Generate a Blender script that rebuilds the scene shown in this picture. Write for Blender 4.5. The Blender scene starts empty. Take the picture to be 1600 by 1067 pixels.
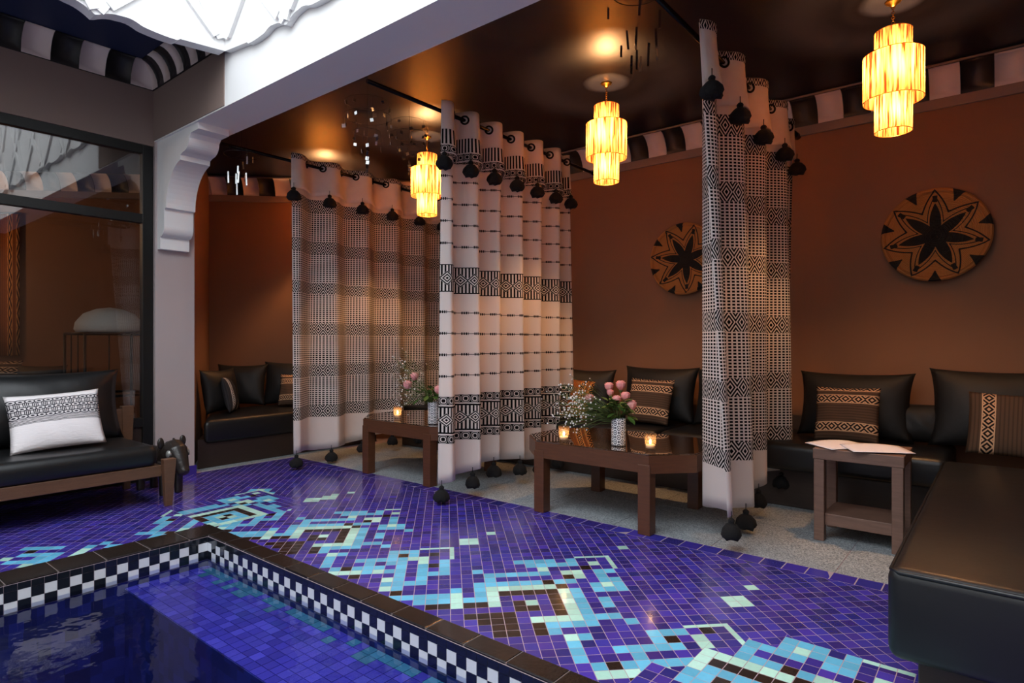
import bpy, bmesh, math, random
from mathutils import Vector, Matrix
random.seed(7)
R = math.radians
C = bpy.context.scene.collection
sc = bpy.context.scene
PI = math.pi

# ------------------------------------------------------------------ camera
cam = bpy.data.cameras.new('camera'); cam.sensor_width = 36; cam.lens = 36*953/1600; cam.clip_start = .02
co = bpy.data.objects.new('camera', cam); C.objects.link(co)
co.location = (0, 0, 1.1); co.rotation_euler = (R(90), 0, R(38.94)); sc.camera = co
# ------------------------------------------------------------------ world, skylight, exposure
w = bpy.data.worlds.new('sky'); sc.world = w; w.use_nodes = True
w.node_tree.nodes['Background'].inputs[0].default_value = (.62, .76, 1, 1)
w.node_tree.nodes['Background'].inputs[1].default_value = .3
def area(name, loc, sx, sy, power, col, rot=(0, 0, 0)):
    l = bpy.data.lights.new(name, 'AREA'); l.shape = 'RECTANGLE'; l.size = sx; l.size_y = sy
    l.energy = power; l.color = col
    o = bpy.data.objects.new(name, l); C.objects.link(o); o.location = loc; o.rotation_euler = rot
    return o
area('skylight', (-1.65, -.2, 4.6), 4.4, 3.8, 235, (.90, .95, 1.0))
LAMP_W = 118.0; LAMP_COL = (1, .50, .20)
sc.view_settings.view_transform = 'Standard'; sc.view_settings.look = 'None'
sc.view_settings.exposure = 0.28; sc.view_settings.gamma = 1; sc.view_settings.use_curve_mapping = False

# ------------------------------------------------------------------ material helpers
def lin(c):
    return tuple((x/255/12.92 if x/255 <= .04045 else ((x/255+.055)/1.055)**2.4) for x in c)
class E:
    """tiny expression builder for Math nodes"""
    def __init__(s, nt, v): s.nt = nt; s.v = v
    def _m(s, op, a=None, b=None, c=None):
        n = s.nt.nodes.new('ShaderNodeMath'); n.operation = op
        for i, x in enumerate((a, b, c)):
            if x is None: continue
            if isinstance(x, E): s.nt.links.new(x.v, n.inputs[i])
            else: n.inputs[i].default_value = x
        return E(s.nt, n.outputs[0])
    def __add__(s, o): return s._m('ADD', s, o)
    def __radd__(s, o): return s._m('ADD', o, s)
    def __sub__(s, o): return s._m('SUBTRACT', s, o)
    def __rsub__(s, o): return s._m('SUBTRACT', o, s)
    def __mul__(s, o): return s._m('MULTIPLY', s, o)
    def __rmul__(s, o): return s._m('MULTIPLY', o, s)
    def __truediv__(s, o): return s._m('DIVIDE', s, o)
    def __lt__(s, o): return s._m('LESS_THAN', s, o)
    def __gt__(s, o): return s._m('GREATER_THAN', s, o)
    def fr(s): return s._m('FRACT', s)
    def ab(s): return s._m('ABSOLUTE', s)
    def mx(s, o): return s._m('MAXIMUM', s, o)
    def mn(s, o): return s._m('MINIMUM', s, o)
    def sin(s): return s._m('SINE', s)
    def pw(s, o): return s._m('POWER', s, o)
    def at2(s, o): return s._m('ARCTAN2', s, o)
    def rng(s, a, b): return (s > a)*(s < b)
    def inv(s): return 1-s
    def tri(s, p): return ((s/p).fr()-.5).ab()*2       # 1 at cell edges, 0 at centre
def newmat(name):
    m = bpy.data.materials.new(name); m.use_nodes = True
    nt = m.node_tree; b = nt.nodes['Principled BSDF']
    return m, nt, b
def uvxy(nt):
    t = nt.nodes.new('ShaderNodeUVMap'); s = nt.nodes.new('ShaderNodeSeparateXYZ')
    nt.links.new(t.outputs[0], s.inputs[0]); return E(nt, s.outputs[0]), E(nt, s.outputs[1])
def objxyz(nt):
    t = nt.nodes.new('ShaderNodeTexCoord'); s = nt.nodes.new('ShaderNodeSeparateXYZ')
    nt.links.new(t.outputs['Object'], s.inputs[0]); return [E(nt, s.outputs[i]) for i in range(3)]
def mixc(nt, f, a, b):
    n = nt.nodes.new('ShaderNodeMix'); n.data_type = 'RGBA'
    if isinstance(f, E): nt.links.new(f.v, n.inputs[0])
    else: n.inputs[0].default_value = f
    for i, x in ((6, a), (7, b)):
        if isinstance(x, tuple): n.inputs[i].default_value = (*x[:3], 1)
        else: nt.links.new(x, n.inputs[i])
    return n.outputs[2]
def noise(nt, scale, detail=3, stretch=None, coord='Object'):
    t = nt.nodes.new('ShaderNodeTexCoord'); n = nt.nodes.new('ShaderNodeTexNoise')
    n.inputs['Scale'].default_value = scale; n.inputs['Detail'].default_value = detail
    if stretch:
        mp = nt.nodes.new('ShaderNodeMapping'); mp.inputs['Scale'].default_value = stretch
        nt.links.new(t.outputs[coord], mp.inputs[0]); nt.links.new(mp.outputs[0], n.inputs[0])
    else: nt.links.new(t.outputs[coord], n.inputs[0])
    return E(nt, n.outputs[0])
def bump(nt, b, h, strength=.3, dist=.01):
    n = nt.nodes.new('ShaderNodeBump'); n.inputs['Strength'].default_value = strength
    n.inputs['Distance'].default_value = dist
    nt.links.new(h.v, n.inputs['Height']); nt.links.new(n.outputs[0], b.inputs['Normal'])
def simple(name, rgb, rough=.5, metal=0, var=.12, scale=8, bmp=0, coat=0, stretch=None, spec=None):
    m, nt, b = newmat(name); c = lin(rgb)
    n = noise(nt, scale, 4, stretch)
    out = mixc(nt, n, tuple(x*(1-var) for x in c), tuple(min(1, x*(1+var)) for x in c))
    nt.links.new(out, b.inputs['Base Color'])
    b.inputs['Roughness'].default_value = rough; b.inputs['Metallic'].default_value = metal
    if coat: b.inputs['Coat Weight'].default_value = coat; b.inputs['Coat Roughness'].default_value = .08
    if spec is not None: b.inputs['Specular IOR Level'].default_value = spec
    if bmp: bump(nt, b, noise(nt, scale*3, 4, stretch), bmp)
    return m
def wood(name, rgb, rough=.4, stretch=(3, 3, 30)):
    return simple(name, rgb, rough, 0, .35, 3, .08, 0, stretch)
M = {}
M['plaster'] = simple('tan_plaster', (128, 90, 66), .8, 0, .07, 1.2, .05)
M['plaster_lit'] = simple('daylit_plaster', (134, 115, 106), .8, 0, .06, 1.5, .04)  # same plaster as the walls, with daylight greying put into the colour
M['white'] = simple('white_stucco', (236, 236, 234), .75, 0, .03, 3, .03)
M['column'] = simple('column_paint', (178, 165, 163), .7, 0, .04, 2, .03)
M['navy'] = simple('navy_gloss_ceiling', (17, 17, 27), .40, 0, .1, 2, .01, spec=.35)
M['navy2'] = simple('navy_matt_ceiling', (26, 40, 74), .6, 0, .1, 2)
M['crn_black'] = simple('cornice_black', (22, 20, 20), .5, 0, .1, 6)
M['crn_white'] = simple('cornice_white', (222, 206, 198), .6, 0, .05, 6)
M['metal_black'] = simple('black_steel', (24, 25, 24), .42, .3, .1, 10)
M['rod'] = simple('rod_black', (22, 18, 16), .22, .8, .1, 20)
M['brass'] = simple('brass', (190, 140, 60), .3, 1, .1, 20)
M['leather'] = simple('black_leather', (19, 20, 21), .4, 0, .2, 5, .12, .0)
M['fabric_black'] = simple('black_fabric', (18, 16, 15), .62, 0, .15, 12, .15)
M['tassel'] = simple('black_wool', (14, 13, 14), .95, 0, .2, 60, .3)
M['wood_brown'] = wood('walnut_wood', (92, 54, 32), .36)
M['wood_grey'] = wood('greyed_wood', (118, 88, 74), .5)
M['wood_dark'] = wood('dark_wood', (50, 36, 28), .5)
M['wood_teak'] = wood('sofa_wood', (96, 66, 46), .45)
M['black_stone'] = simple('black_stone', (30, 26, 24), .22, 0, .6, 22, .12, .3)
M['grout'] = simple('pink_grout', (172, 152, 160), .9, 0, .1, 60)
M['kerb_grout'] = simple('dull_grout', (104, 94, 92), .9)
M['white_tile'] = simple('white_pool_tile', (226, 230, 232), .15, 0, .04, 20, 0, .5)
M['black_tile'] = simple('black_pool_tile', (24, 30, 34), .12, 0, .3, 20, 0, .5)
M['paper'] = simple('paper', (236, 232, 240), .8, 0, .02, 10)
M['wax'] = simple('candle_wax', (240, 225, 200), .5, 0, .03, 10)
M['leaf'] = simple('leaf_green', (70, 98, 38), .5, 0, .4, 40)
M['stem'] = simple('stem_green', (84, 104, 52), .6, 0, .2, 30)
M['whiteflower'] = simple('tiny_white_petals', (245, 240, 235), .7, 0, .05, 30)
M['carved'] = simple('carved_black_wood', (44, 38, 35), .3, 0, .4, 14, .25)
M['eye'] = simple('pale_inlay', (150, 150, 146), .3, .4, .2, 20)
M['capiz'] = simple('capiz_mirror', (200, 205, 205), .08, 1, .05, 20)
M['whitecloth'] = simple('pale_cushion_cloth', (206, 204, 196), .8, 0, .06, 20, .1)
def emis(name, rgb, s):
    m, nt, b = newmat(name); b.inputs['Base Color'].default_value = (*lin(rgb), 1)
    b.inputs['Emission Color'].default_value = (*lin(rgb), 1); b.inputs['Emission Strength'].default_value = s
    return m
M['flame'] = emis('candle_flame', (255, 190, 110), 25)
M['bulb'] = emis('warm_bulb', (255, 200, 120), 12)
def tile_mat():
    m, nt, b = newmat('glazed_zellige')
    a = nt.nodes.new('ShaderNodeAttribute'); a.attribute_name = 'Col'
    n = noise(nt, 60, 3)
    out = mixc(nt, n*.18, a.outputs['Color'], (.0, .0, .01))
    nt.links.new(out, b.inputs['Base Color']); b.inputs['Roughness'].default_value = .22
    b.inputs['Coat Weight'].default_value = .5; b.inputs['Coat Roughness'].default_value = .1
    bump(nt, b, noise(nt, 30, 2), .15, .004)
    return m
M['zellige'] = tile_mat()
def deck_far():
    m, nt, b = newmat('blue_tiled_deck')
    x, y, z = objxyz(nt)
    u = (x+y)*(1/1.414/.0525); v = (y-x)*(1/1.414/.0525)
    g = (u.fr() < .05).mx(v.fr() < .05)
    nt.links.new(mixc(nt, g, lin((58, 48, 140)), lin((196, 178, 178))), b.inputs['Base Color'])
    b.inputs['Roughness'].default_value = .25
    return m
M['deck_far'] = deck_far()
def terrazzo():
    m, nt, b = newmat('grey_terrazzo')
    t = nt.nodes.new('ShaderNodeTexCoord'); v = nt.nodes.new('ShaderNodeTexVoronoi')
    v.inputs['Scale'].default_value = 190; nt.links.new(t.outputs['Object'], v.inputs[0])
    s = nt.nodes.new('ShaderNodeSeparateColor'); nt.links.new(v.outputs['Color'], s.inputs[0])
    k = E(nt, s.outputs[0])
    c1 = mixc(nt, k, lin((88, 98, 106)), lin((205, 212, 214)))
    out = mixc(nt, noise(nt, 1.3, 2)*.4, c1, lin((110, 112, 115)))
    nt.links.new(out, b.inputs['Base Color']); b.inputs['Roughness'].default_value = .38
    return m
M['terrazzo'] = terrazzo()
def bluefloor(name, dark, mid):
    m, nt, b = newmat(name)
    x, y, z = objxyz(nt)
    t = nt.nodes.new('ShaderNodeTexCoord'); v = nt.nodes.new('ShaderNodeTexVoronoi'); v.distance = 'CHEBYCHEV'
    v.inputs['Scale'].default_value = 19; v.inputs['Randomness'].default_value = .15
    nt.links.new(t.outputs['Object'], v.inputs[0])
    s = nt.nodes.new('ShaderNodeSeparateColor'); nt.links.new(v.outputs['Color'], s.inputs[0])
    nt.links.new(mixc(nt, E(nt, s.outputs[0]), lin(dark), lin(mid)), b.inputs['Base Color'])
    b.inputs['Roughness'].default_value = .4
    return m
M['pool_deep'] = bluefloor('deep_blue_pool', (26, 34, 84), (40, 50, 128))
def water():
    m, nt, b = newmat('pool_water'); nt.nodes.remove(b)
    o = nt.nodes['Material Output']
    tr = nt.nodes.new('ShaderNodeBsdfTransparent'); tr.inputs[0].default_value = (.84, .86, .94, 1)
    gl = nt.nodes.new('ShaderNodeBsdfGlossy'); gl.inputs['Roughness'].default_value = .015
    fr = nt.nodes.new('ShaderNodeFresnel'); fr.inputs[0].default_value = 1.33
    mx = nt.nodes.new('ShaderNodeMixShader')
    n = noise(nt, 5.5, 3); bp = nt.nodes.new('ShaderNodeBump'); bp.inputs['Strength'].default_value = .22
    bp.inputs['Distance'].default_value = .02
    nt.links.new(n.v, bp.inputs['Height'])
    for q in (gl, fr): nt.links.new(bp.outputs[0], q.inputs['Normal'])
    nt.links.new(fr.outputs[0], mx.inputs[0]); nt.links.new(tr.outputs[0], mx.inputs[1])
    nt.links.new(gl.outputs[0], mx.inputs[2]); nt.links.new(mx.outputs[0], o.inputs[0])
    return m
M['water'] = water()
def glass(name, tint=(1, 1, 1), ior=1.5, rough=0.0, warm=0):
    m, nt, b = newmat(name); nt.nodes.remove(b); o = nt.nodes['Material Output']
    tr = nt.nodes.new('ShaderNodeBsdfTransparent'); tr.inputs[0].default_value = (*tint, 1)
    gl = nt.nodes.new('ShaderNodeBsdfGlossy'); gl.inputs['Roughness'].default_value = rough
    lw = nt.nodes.new('ShaderNodeLayerWeight'); lw.inputs[0].default_value = .5
    f0 = ((ior-1)/(ior+1))**2
    fac = E(nt, lw.outputs['Facing']).pw(4.0)*(1-f0)+f0
    mx = nt.nodes.new('ShaderNodeMixShader'); first = tr.outputs[0]
    if warm:
        tl = nt.nodes.new('ShaderNodeBsdfTranslucent'); tl.inputs[0].default_value = (1, .72, .5, 1)
        m2 = nt.nodes.new('ShaderNodeMixShader'); m2.inputs[0].default_value = warm
        nt.links.new(tr.outputs[0], m2.inputs[1]); nt.links.new(tl.outputs[0], m2.inputs[2]); first = m2.outputs[0]
    nt.links.new(fac.v, mx.inputs[0]); nt.links.new(first, mx.inputs[1])
    nt.links.new(gl.outputs[0], mx.inputs[2]); nt.links.new(mx.outputs[0], o.inputs[0])
    return m
M['pane'] = glass('window_glass', (.85, .85, .85), 2.0)
M['tumbler'] = glass('tumbler_glass', (.97, .94, .90), 1.5, .05, .10)
def tabletop():
    m, nt, b = newmat('glass_topped_walnut')
    n = noise(nt, 3, 4, (2, 20, 2))
    nt.links.new(mixc(nt, n, lin((52, 34, 24)), lin((84, 55, 36))), b.inputs['Base Color'])
    b.inputs['Roughness'].default_value = .03; b.inputs['Coat Weight'].default_value = 1
    b.inputs['IOR'].default_value = 1.6; b.inputs['Coat Roughness'].default_value = .0
    return m
M['tabletop'] = tabletop()

def cloth_out(nt, b, col, trans=.5, rough=.9):
    """woven cloth: diffuse with some light passing through"""
    nt.links.new(col, b.inputs['Base Color']); b.inputs['Roughness'].default_value = rough
    b.inputs['Specular IOR Level'].default_value = .15
    tl = nt.nodes.new('ShaderNodeBsdfTranslucent'); nt.links.new(col, tl.inputs[0])
    mx = nt.nodes.new('ShaderNodeMixShader'); mx.inputs[0].default_value = trans
    nt.links.new(b.outputs[0], mx.inputs[1]); nt.links.new(tl.outputs[0], mx.inputs[2])
    nt.links.new(mx.outputs[0], nt.nodes['Material Output'].inputs[0])
WHITE = lin((246, 238, 233)); INK = lin((20, 18, 21))
def diamonds(u, vv, per, hgt):
    """concentric lozenges in a band; vv is height from the band's centre"""
    a = u.tri(per); b = (vv.ab()/(hgt/2))
    d = a+b*.98
    return ((d*2.0).fr() < .56)
def mat_grid_curtain(name, bands, hgt, lo, hi, per=.066):
    m, nt, b = newmat(name); u, v = uvxy(nt)
    dots = ((u/.0240).fr() > .37)*((v/.0185).fr() > .40)
    inside = v.rng(lo, hi)
    dark = dots*inside
    for z in bands:
        inb = (v-z).ab() < hgt/2
        dark = dark*(1-inb)+inb*diamonds(u, v-z, per, hgt)
    top = v > 2.70
    dark = dark*(1-top)+top*diamonds(u, v-2.72, per*.8, .12)
    cloth_out(nt, b, mixc(nt, dark, WHITE, INK))
    bump(nt, b, noise(nt, 300, 2), .2, .002)
    return m
B1 = [.475, .84, 1.21, 1.575, 1.94, 2.31]
M['grid_curtain'] = mat_grid_curtain('net_weave_cloth', B1, .105, .44, 2.37)
def ovals(u, vv, per, h):
    a = u.tri(per); b = vv.ab()/(h/2)
    d = (a*1.15).pw(3.)+b.pw(3.)
    return d.rng(.35, .85).mx(d < .1*1.0).mx((d > 1.15))
def centreband(u, vv, per, h):
    """upright bars with a chain of lozenges along the middle"""
    a = u.tri(per); b = vv.ab()/(h/2)
    d = a*.5+b*1.15
    loz = ((d*4.2).fr() < .5)
    bars = (u.tri(per/4) < .5)
    mid = d < .62
    e = b > .93
    return (mid*loz+(1-mid)*bars).mx(e)
def mat_line_curtain():
    m, nt, b = newmat('dashed_line_cloth'); u, v = uvxy(nt)
    dark = u*0
    for z in (2.213, 2.06, 1.912, 1.762, 1.30, 1.155, 1.01, .865):
        on = (v-z).ab() < .009
        pat = (((u/.075).fr() < .55)*((u/.0125).fr() < .62)).mx((v-z).ab() < .0022)
        dark = dark.mx(on*pat)
    inb = (v-1.527).ab() < .093
    dark = dark.mx(inb*centreband(u, v-1.527, .084, .186))
    inb = (v-.57).ab() < .093
    dark = dark.mx(inb*centreband(u, v-.57, .084, .176))
    for z in (.70, .44):
        inb = (v-z).ab() < .028
        dark = dark.mx(inb*ovals(u, v-z, .05, .05))
    inb = (v-2.45).ab() < .05
    dark = dark.mx(inb*(u.tri(.021) < .5))
    inb = (v-2.368).ab() < .024
    dark = dark.mx(inb*ovals(u, v-2.368, .045, .046))
    cloth_out(nt, b, mixc(nt, dark, WHITE, INK))
    bump(nt, b, noise(nt, 260, 2), .2, .002)
    return m
M['line_curtain'] = mat_line_curtain()
def mat_kilim(name, vertical=False, ground=(92, 70, 55), light=(214, 170, 132)):
    m, nt, b = newmat(name); u, v = uvxy(nt)
    if vertical: u, v = v, u
    dark = lin((34, 26, 24)); lt = lin(light)
    stripe = (v.tri(.05) < .35)
    col = mixc(nt, stripe*.5, lin(ground), lin(tuple(x*.6 for x in ground)))
    for z, h in ((.76, .17), (.24, .17), (1.0, .16)):
        inb = (v-z).ab() < h/2
        pat = ((u.tri(.2)*.9+((v-z)/(h/2)).ab()*.8)*1.7).fr() < .45
        edge = ((v-z).ab() > h/2*.82)
        col = mixc(nt, inb, col, mixc(nt, pat.mx(edge), dark, lt))
    cloth_out(nt, b, col, .0)
    bump(nt, b, noise(nt, 200, 2), .3, .002)
    return m
M['kilim'] = mat_kilim('kilim_cloth'); M['kilim_v'] = mat_kilim('kilim_cloth_upright', True)
M['kilim_orange'] = mat_kilim('kilim_cloth_orange', True, (150, 84, 40), (225, 150, 80))
M['kilim_white'] = mat_kilim('kilim_cloth_white', True, (60, 58, 60), (225, 222, 220))
def mat_white_pillow():
    m, nt, b = newmat('white_printed_cloth'); u, v = uvxy(nt)
    W = lin((240, 234, 234)); K = lin((50, 48, 56))
    a = u.tri(.095)
    d = u*0
    for z in (.585, .72, .86):                    # rows of ringed dots
        q = (a*a*.55+((v-z)/.045)*((v-z)/.045))
        d = d.mx(q < .10).mx(q.rng(.45, .9))
    for z in (.655, .79):                         # rows of arches
        inb = (v-z).ab() < .045
        d = d.mx(inb*(u.tri(.095/5) < .5)*(a > .3))
    d = d.mx(v.rng(.44, .545)*(v.tri(.02) < .42))
    d = d.mx(v.rng(.44, .9)*(v.tri(.013) < .22))
    cloth_out(nt, b, mixc(nt, d*v.rng(.44, .91), W, K), 0)
    bump(nt, b, noise(nt, 30, 4, (1, 3, 1)), .35, .01)
    return m
M['white_pillow'] = mat_white_pillow()
def mat_basket():
    m, nt, b = newmat('woven_star_basket'); x, y, z = objxyz(nt)
    r = (x*x+y*y).pw(.5)/.29; th = x.at2(y)
    t = ((th*(7/(2*PI))).fr()-.5).ab()*2          # 0 between petals, 1 on the petal axis
    t = 1-t                                       # 0 on axis
    t = ((th*(7/(2*PI))+.5).fr()-.5).ab()*2
    rp = .25+.47*(1-t).pw(1.25)
    coil = (r*34).fr()
    dk = (r < rp)
    l1 = (r-rp*1.12-.06).ab() < .022
    l2 = (r-rp*.9-.34).ab() < .024
    tri_ = (t > (1.05-(r-.72)*1.0))*(r > .80)
    tip = ((t < .12)*r.rng(.74, .88))
    dk = dk.mx(l1).mx(l2).mx(tri_).mx(tip)
    nt.links.new(mixc(nt, dk, mixc(nt, coil*.4, lin((182, 118, 58)), lin((110, 62, 28))), lin((22, 16, 13))), b.inputs['Base Color'])
    b.inputs['Roughness'].default_value = .85
    bump(nt, b, (r*34*2*PI).sin(), .5, .004)
    return m
M['basket'] = mat_basket()
def mat_vase():
    m, nt, b = newmat('patterned_vase_glaze'); u, v = uvxy(nt); zz = objxyz(nt)[2]
    a = u.tri(.1667); c = zz.tri(.056)
    d = (a*a+c*c).pw(.5); a2 = 1-a; c2 = 1-c; d2 = (a2*a2+c2*c2).pw(.5)
    k = (d.mn(d2)*2.6).fr() < .5
    nt.links.new(mixc(nt, k, lin((232, 230, 232)), lin((34, 38, 52))), b.inputs['Base Color'])
    b.inputs['Roughness'].default_value = .25
    return m
M['vase'] = mat_vase()
def mat_rose():
    m, nt, b = newmat('rose_petal'); x, y, z = objxyz(nt)
    nt.links.new(mixc(nt, noise(nt, 38, 3), lin((250, 205, 190)), lin((226, 84, 112))), b.inputs['Base Color'])
    b.inputs['Roughness'].default_value = .6; b.inputs['Subsurface Weight'].default_value = .0
    return m
M['rose'] = mat_rose()
def mat_shade():
    m, nt, b = newmat('backlit_straw_shade'); nt.nodes.remove(b); o = nt.nodes['Material Output']
    u, v = uvxy(nt)
    cv = nt.nodes.new('ShaderNodeCombineXYZ'); nt.links.new((u*46).v, cv.inputs[0]); nt.links.new((v*.7).v, cv.inputs[1])
    n = nt.nodes.new('ShaderNodeTexNoise'); n.inputs['Scale'].default_value = 1; n.inputs['Detail'].default_value = 3
    nt.links.new(cv.outputs[0], n.inputs[0])
    k = ((E(nt, n.outputs[0])-.42)*5).mx(0).mn(1)
    col = mixc(nt, k, lin((62, 25, 8)), lin((176, 138, 84)))
    tl = nt.nodes.new('ShaderNodeBsdfTranslucent'); df = nt.nodes.new('ShaderNodeBsdfDiffuse')
    nt.links.new(col, tl.inputs[0]); nt.links.new(col, df.inputs[0])
    mx = nt.nodes.new('ShaderNodeMixShader'); mx.inputs[0].default_value = .62
    nt.links.new(df.outputs[0], mx.inputs[1]); nt.links.new(tl.outputs[0], mx.inputs[2])
    nt.links.new(mx.outputs[0], o.inputs[0])
    return m
M['shade'] = mat_shade()

# ------------------------------------------------------------------ mesh helpers
class MB:
    def __init__(s): s.v = []; s.f = []; s.uv = []; s.sm = []
    def face(s, idx, uv=None, sm=False): s.f.append(idx); s.uv.append(uv); s.sm.append(sm)
    def box(s, x0, y0, z0, x1, y1, z1):
        b = len(s.v)
        s.v += [(x, y, z) for z in (z0, z1) for x, y in ((x0, y0), (x1, y0), (x1, y1), (x0, y1))]
        for q in ((0, 3, 2, 1), (4, 5, 6, 7), (0, 1, 5, 4), (1, 2, 6, 5), (2, 3, 7, 6), (3, 0, 4, 7)):
            s.face(tuple(b+i for i in q))
        return s
    def prism(s, poly, z0, z1):
        b = len(s.v); n = len(poly)
        s.v += [(x, y, z0) for x, y in poly]+[(x, y, z1) for x, y in poly]
        s.face(tuple(b+i for i in reversed(range(n)))); s.face(tuple(b+n+i for i in range(n)))
        for i in range(n): s.face((b+i, b+(i+1) % n, b+n+(i+1) % n, b+n+i))
        return s
    def grid(s, fn, nu, nv, uvf=None, sm=True, wrap=False):
        b = len(s.v); W = nu if wrap else nu+1
        for j in range(nv+1):
            for i in range(W): s.v.append(fn(i/nu, j/nv))
        for j in range(nv):
            for i in range(nu):
                q = (b+j*W+i, b+j*W+(i+1) % W, b+(j+1)*W+(i+1) % W, b+(j+1)*W+i)
                uv = None
                if uvf: uv = [uvf(i/nu, j/nv), uvf((i+1)/nu, j/nv), uvf((i+1)/nu, (j+1)/nv), uvf(i/nu, (j+1)/nv)]
                s.face(q, uv, sm)
        return s
    def lathe(s, prof, n=24, c=(0, 0, 0), caps=True, sm=True):
        """prof: (radius, z) from bottom to top"""
        def fn(a, t):
            k = round(t*(len(prof)-1)); r, z = prof[k]; th = 2*PI*a
            return (c[0]+r*math.cos(th), c[1]+r*math.sin(th), c[2]+z)
        b = len(s.v); s.grid(fn, n, len(prof)-1, lambda a, t: (a, t), sm, True)
        if caps:
            if prof[0][0] > 1e-4: s.face(tuple(b+i for i in reversed(range(n))))
            if prof[-1][0] > 1e-4: s.face(tuple(b+(len(prof)-1)*n+i for i in range(n)))
        return s
    def tube(s, pts, r, n=8, caps=True):
        pts = [Vector(p) for p in pts]; b = len(s.v); N = len(pts)
        rr = r if isinstance(r, (list, tuple)) else [r]*N
        up = Vector((0, 0, 1))
        for k, p in enumerate(pts):
            d = (pts[min(k+1, N-1)]-pts[max(k-1, 0)]).normalized()
            a = d.cross(up)
            if a.length < .05: a = d.cross(Vector((0, 1, 0)))
            a.normalize(); c2 = d.cross(a)
            for i in range(n):
                th = 2*PI*i/n
                s.v.append(tuple(p+(a*math.cos(th)+c2*math.sin(th))*rr[k]))
        for k in range(N-1):
            for i in range(n):
                s.face((b+k*n+i, b+k*n+(i+1) % n, b+(k+1)*n+(i+1) % n, b+(k+1)*n+i), None, True)
        if caps:
            s.face(tuple(b+i for i in reversed(range(n)))); s.face(tuple(b+(N-1)*n+i for i in range(n)))
        return s
    def ball(s, c, r, n=12, m=8):
        rx, ry, rz = r if isinstance(r, tuple) else (r, r, r)
        def fn(a, t):
            ph = PI*(t-.5); th = 2*PI*a
            return (c[0]+rx*math.cos(th)*math.cos(ph), c[1]+ry*math.sin(th)*math.cos(ph), c[2]+rz*math.sin(ph))
        return s.grid(fn, n, m, lambda a, t: (a, t), True, True)
    def torus(s, c, nrm, R_, r, n=18, m=6):
        nrm = Vector(nrm).normalized(); a = nrm.cross(Vector((0, 0, 1)))
        if a.length < .05: a = Vector((1, 0, 0))
        a.normalize(); b_ = nrm.cross(a); c = Vector(c)
        b = len(s.v)
        for i in range(n):
            th = 2*PI*i/n; d = a*math.cos(th)+b_*math.sin(th)
            for j in range(m):
                ph = 2*PI*j/m; s.v.append(tuple(c+d*(R_+r*math.cos(ph))+nrm*r*math.sin(ph)))
        for i in range(n):
            for j in range(m):
                s.face((b+i*m+j, b+((i+1) % n)*m+j, b+((i+1) % n)*m+(j+1) % m, b+i*m+(j+1) % m), None, True)
        return s
    def mesh(s, name, mat, bevel=0, seg=2, merge=False):
        me = bpy.data.meshes.new(name); me.from_pydata(s.v, [], s.f)
        me.polygons.foreach_set('use_smooth', s.sm)
        if any(u is not None for u in s.uv):
            ul = me.uv_layers.new(name='UVMap'); k = 0
            for f, u in zip(s.f, s.uv):
                for i in range(len(f)):
                    ul.data[k].uv = u[i] if u is not None else (0, 0); k += 1
        for m_ in (mat if isinstance(mat, list) else [mat]): me.materials.append(m_)
        if bevel or merge:
            bm = bmesh.new(); bm.from_mesh(me)
            if merge: bmesh.ops.remove_doubles(bm, verts=bm.verts, dist=1e-5)
            if bevel:
                bmesh.ops.bevel(bm, geom=list(bm.edges), offset=bevel, segments=seg, affect='EDGES', profile=.5, clamp_overlap=True)
                if seg > 2:
                    for f in bm.faces: f.smooth = True
            bm.to_mesh(me); bm.free()
        me.update(); return me
def link(name, me, parent=None, loc=None, rot=None, inv=None):
    o = bpy.data.objects.new(name, me); C.objects.link(o)
    if parent: o.parent = parent
    if loc: o.location = loc
    if rot: o.rotation_euler = rot
    return o
def obj(name, mb, mat, parent=None, bevel=0, seg=2, loc=None, rot=None, merge=False):
    return link(name, mb.mesh(name, mat, bevel, seg, merge), parent, loc, rot)
def bx(name, a, b, mat, parent=None, bevel=0, seg=2):
    return obj(name, MB().box(*a, *b), mat, parent, bevel, seg)
def tag(o, label, cat, group=None):
    o['label'] = label; o['category'] = cat
    if group: o['group'] = group
    return o
def thing(name, label, cat, loc=(0, 0, 0), rz=0, group=None):
    o = bpy.data.objects.new(name, None); C.objects.link(o); o.location = loc; o.rotation_euler = (0, 0, rz)
    o.empty_display_size = .1
    return tag(o, label, cat, group)
def struct(o): o['kind'] = 'structure'; return o
def stuff(o): o['kind'] = 'stuff'; return o
def copy_tree(o, parent=None):
    c = o.copy(); C.objects.link(c); c.parent = parent
    for ch in list(o.children): copy_tree(ch, c)
    return c

# ------------------------------------------------------------------ the room
CEIL = 2.90; COL = -5.23
def st(name, a, b, mat, bevel=0): return struct(bx(name, a, b, M[mat], None, bevel))
wb = st('wall_back', (-5.2, 4.95, 0), (.9, 5.05, 2.95), 'plaster')
st('wall_right', (.80, -2.4, 0), (.9, 4.95, 4.7), 'plaster')
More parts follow.
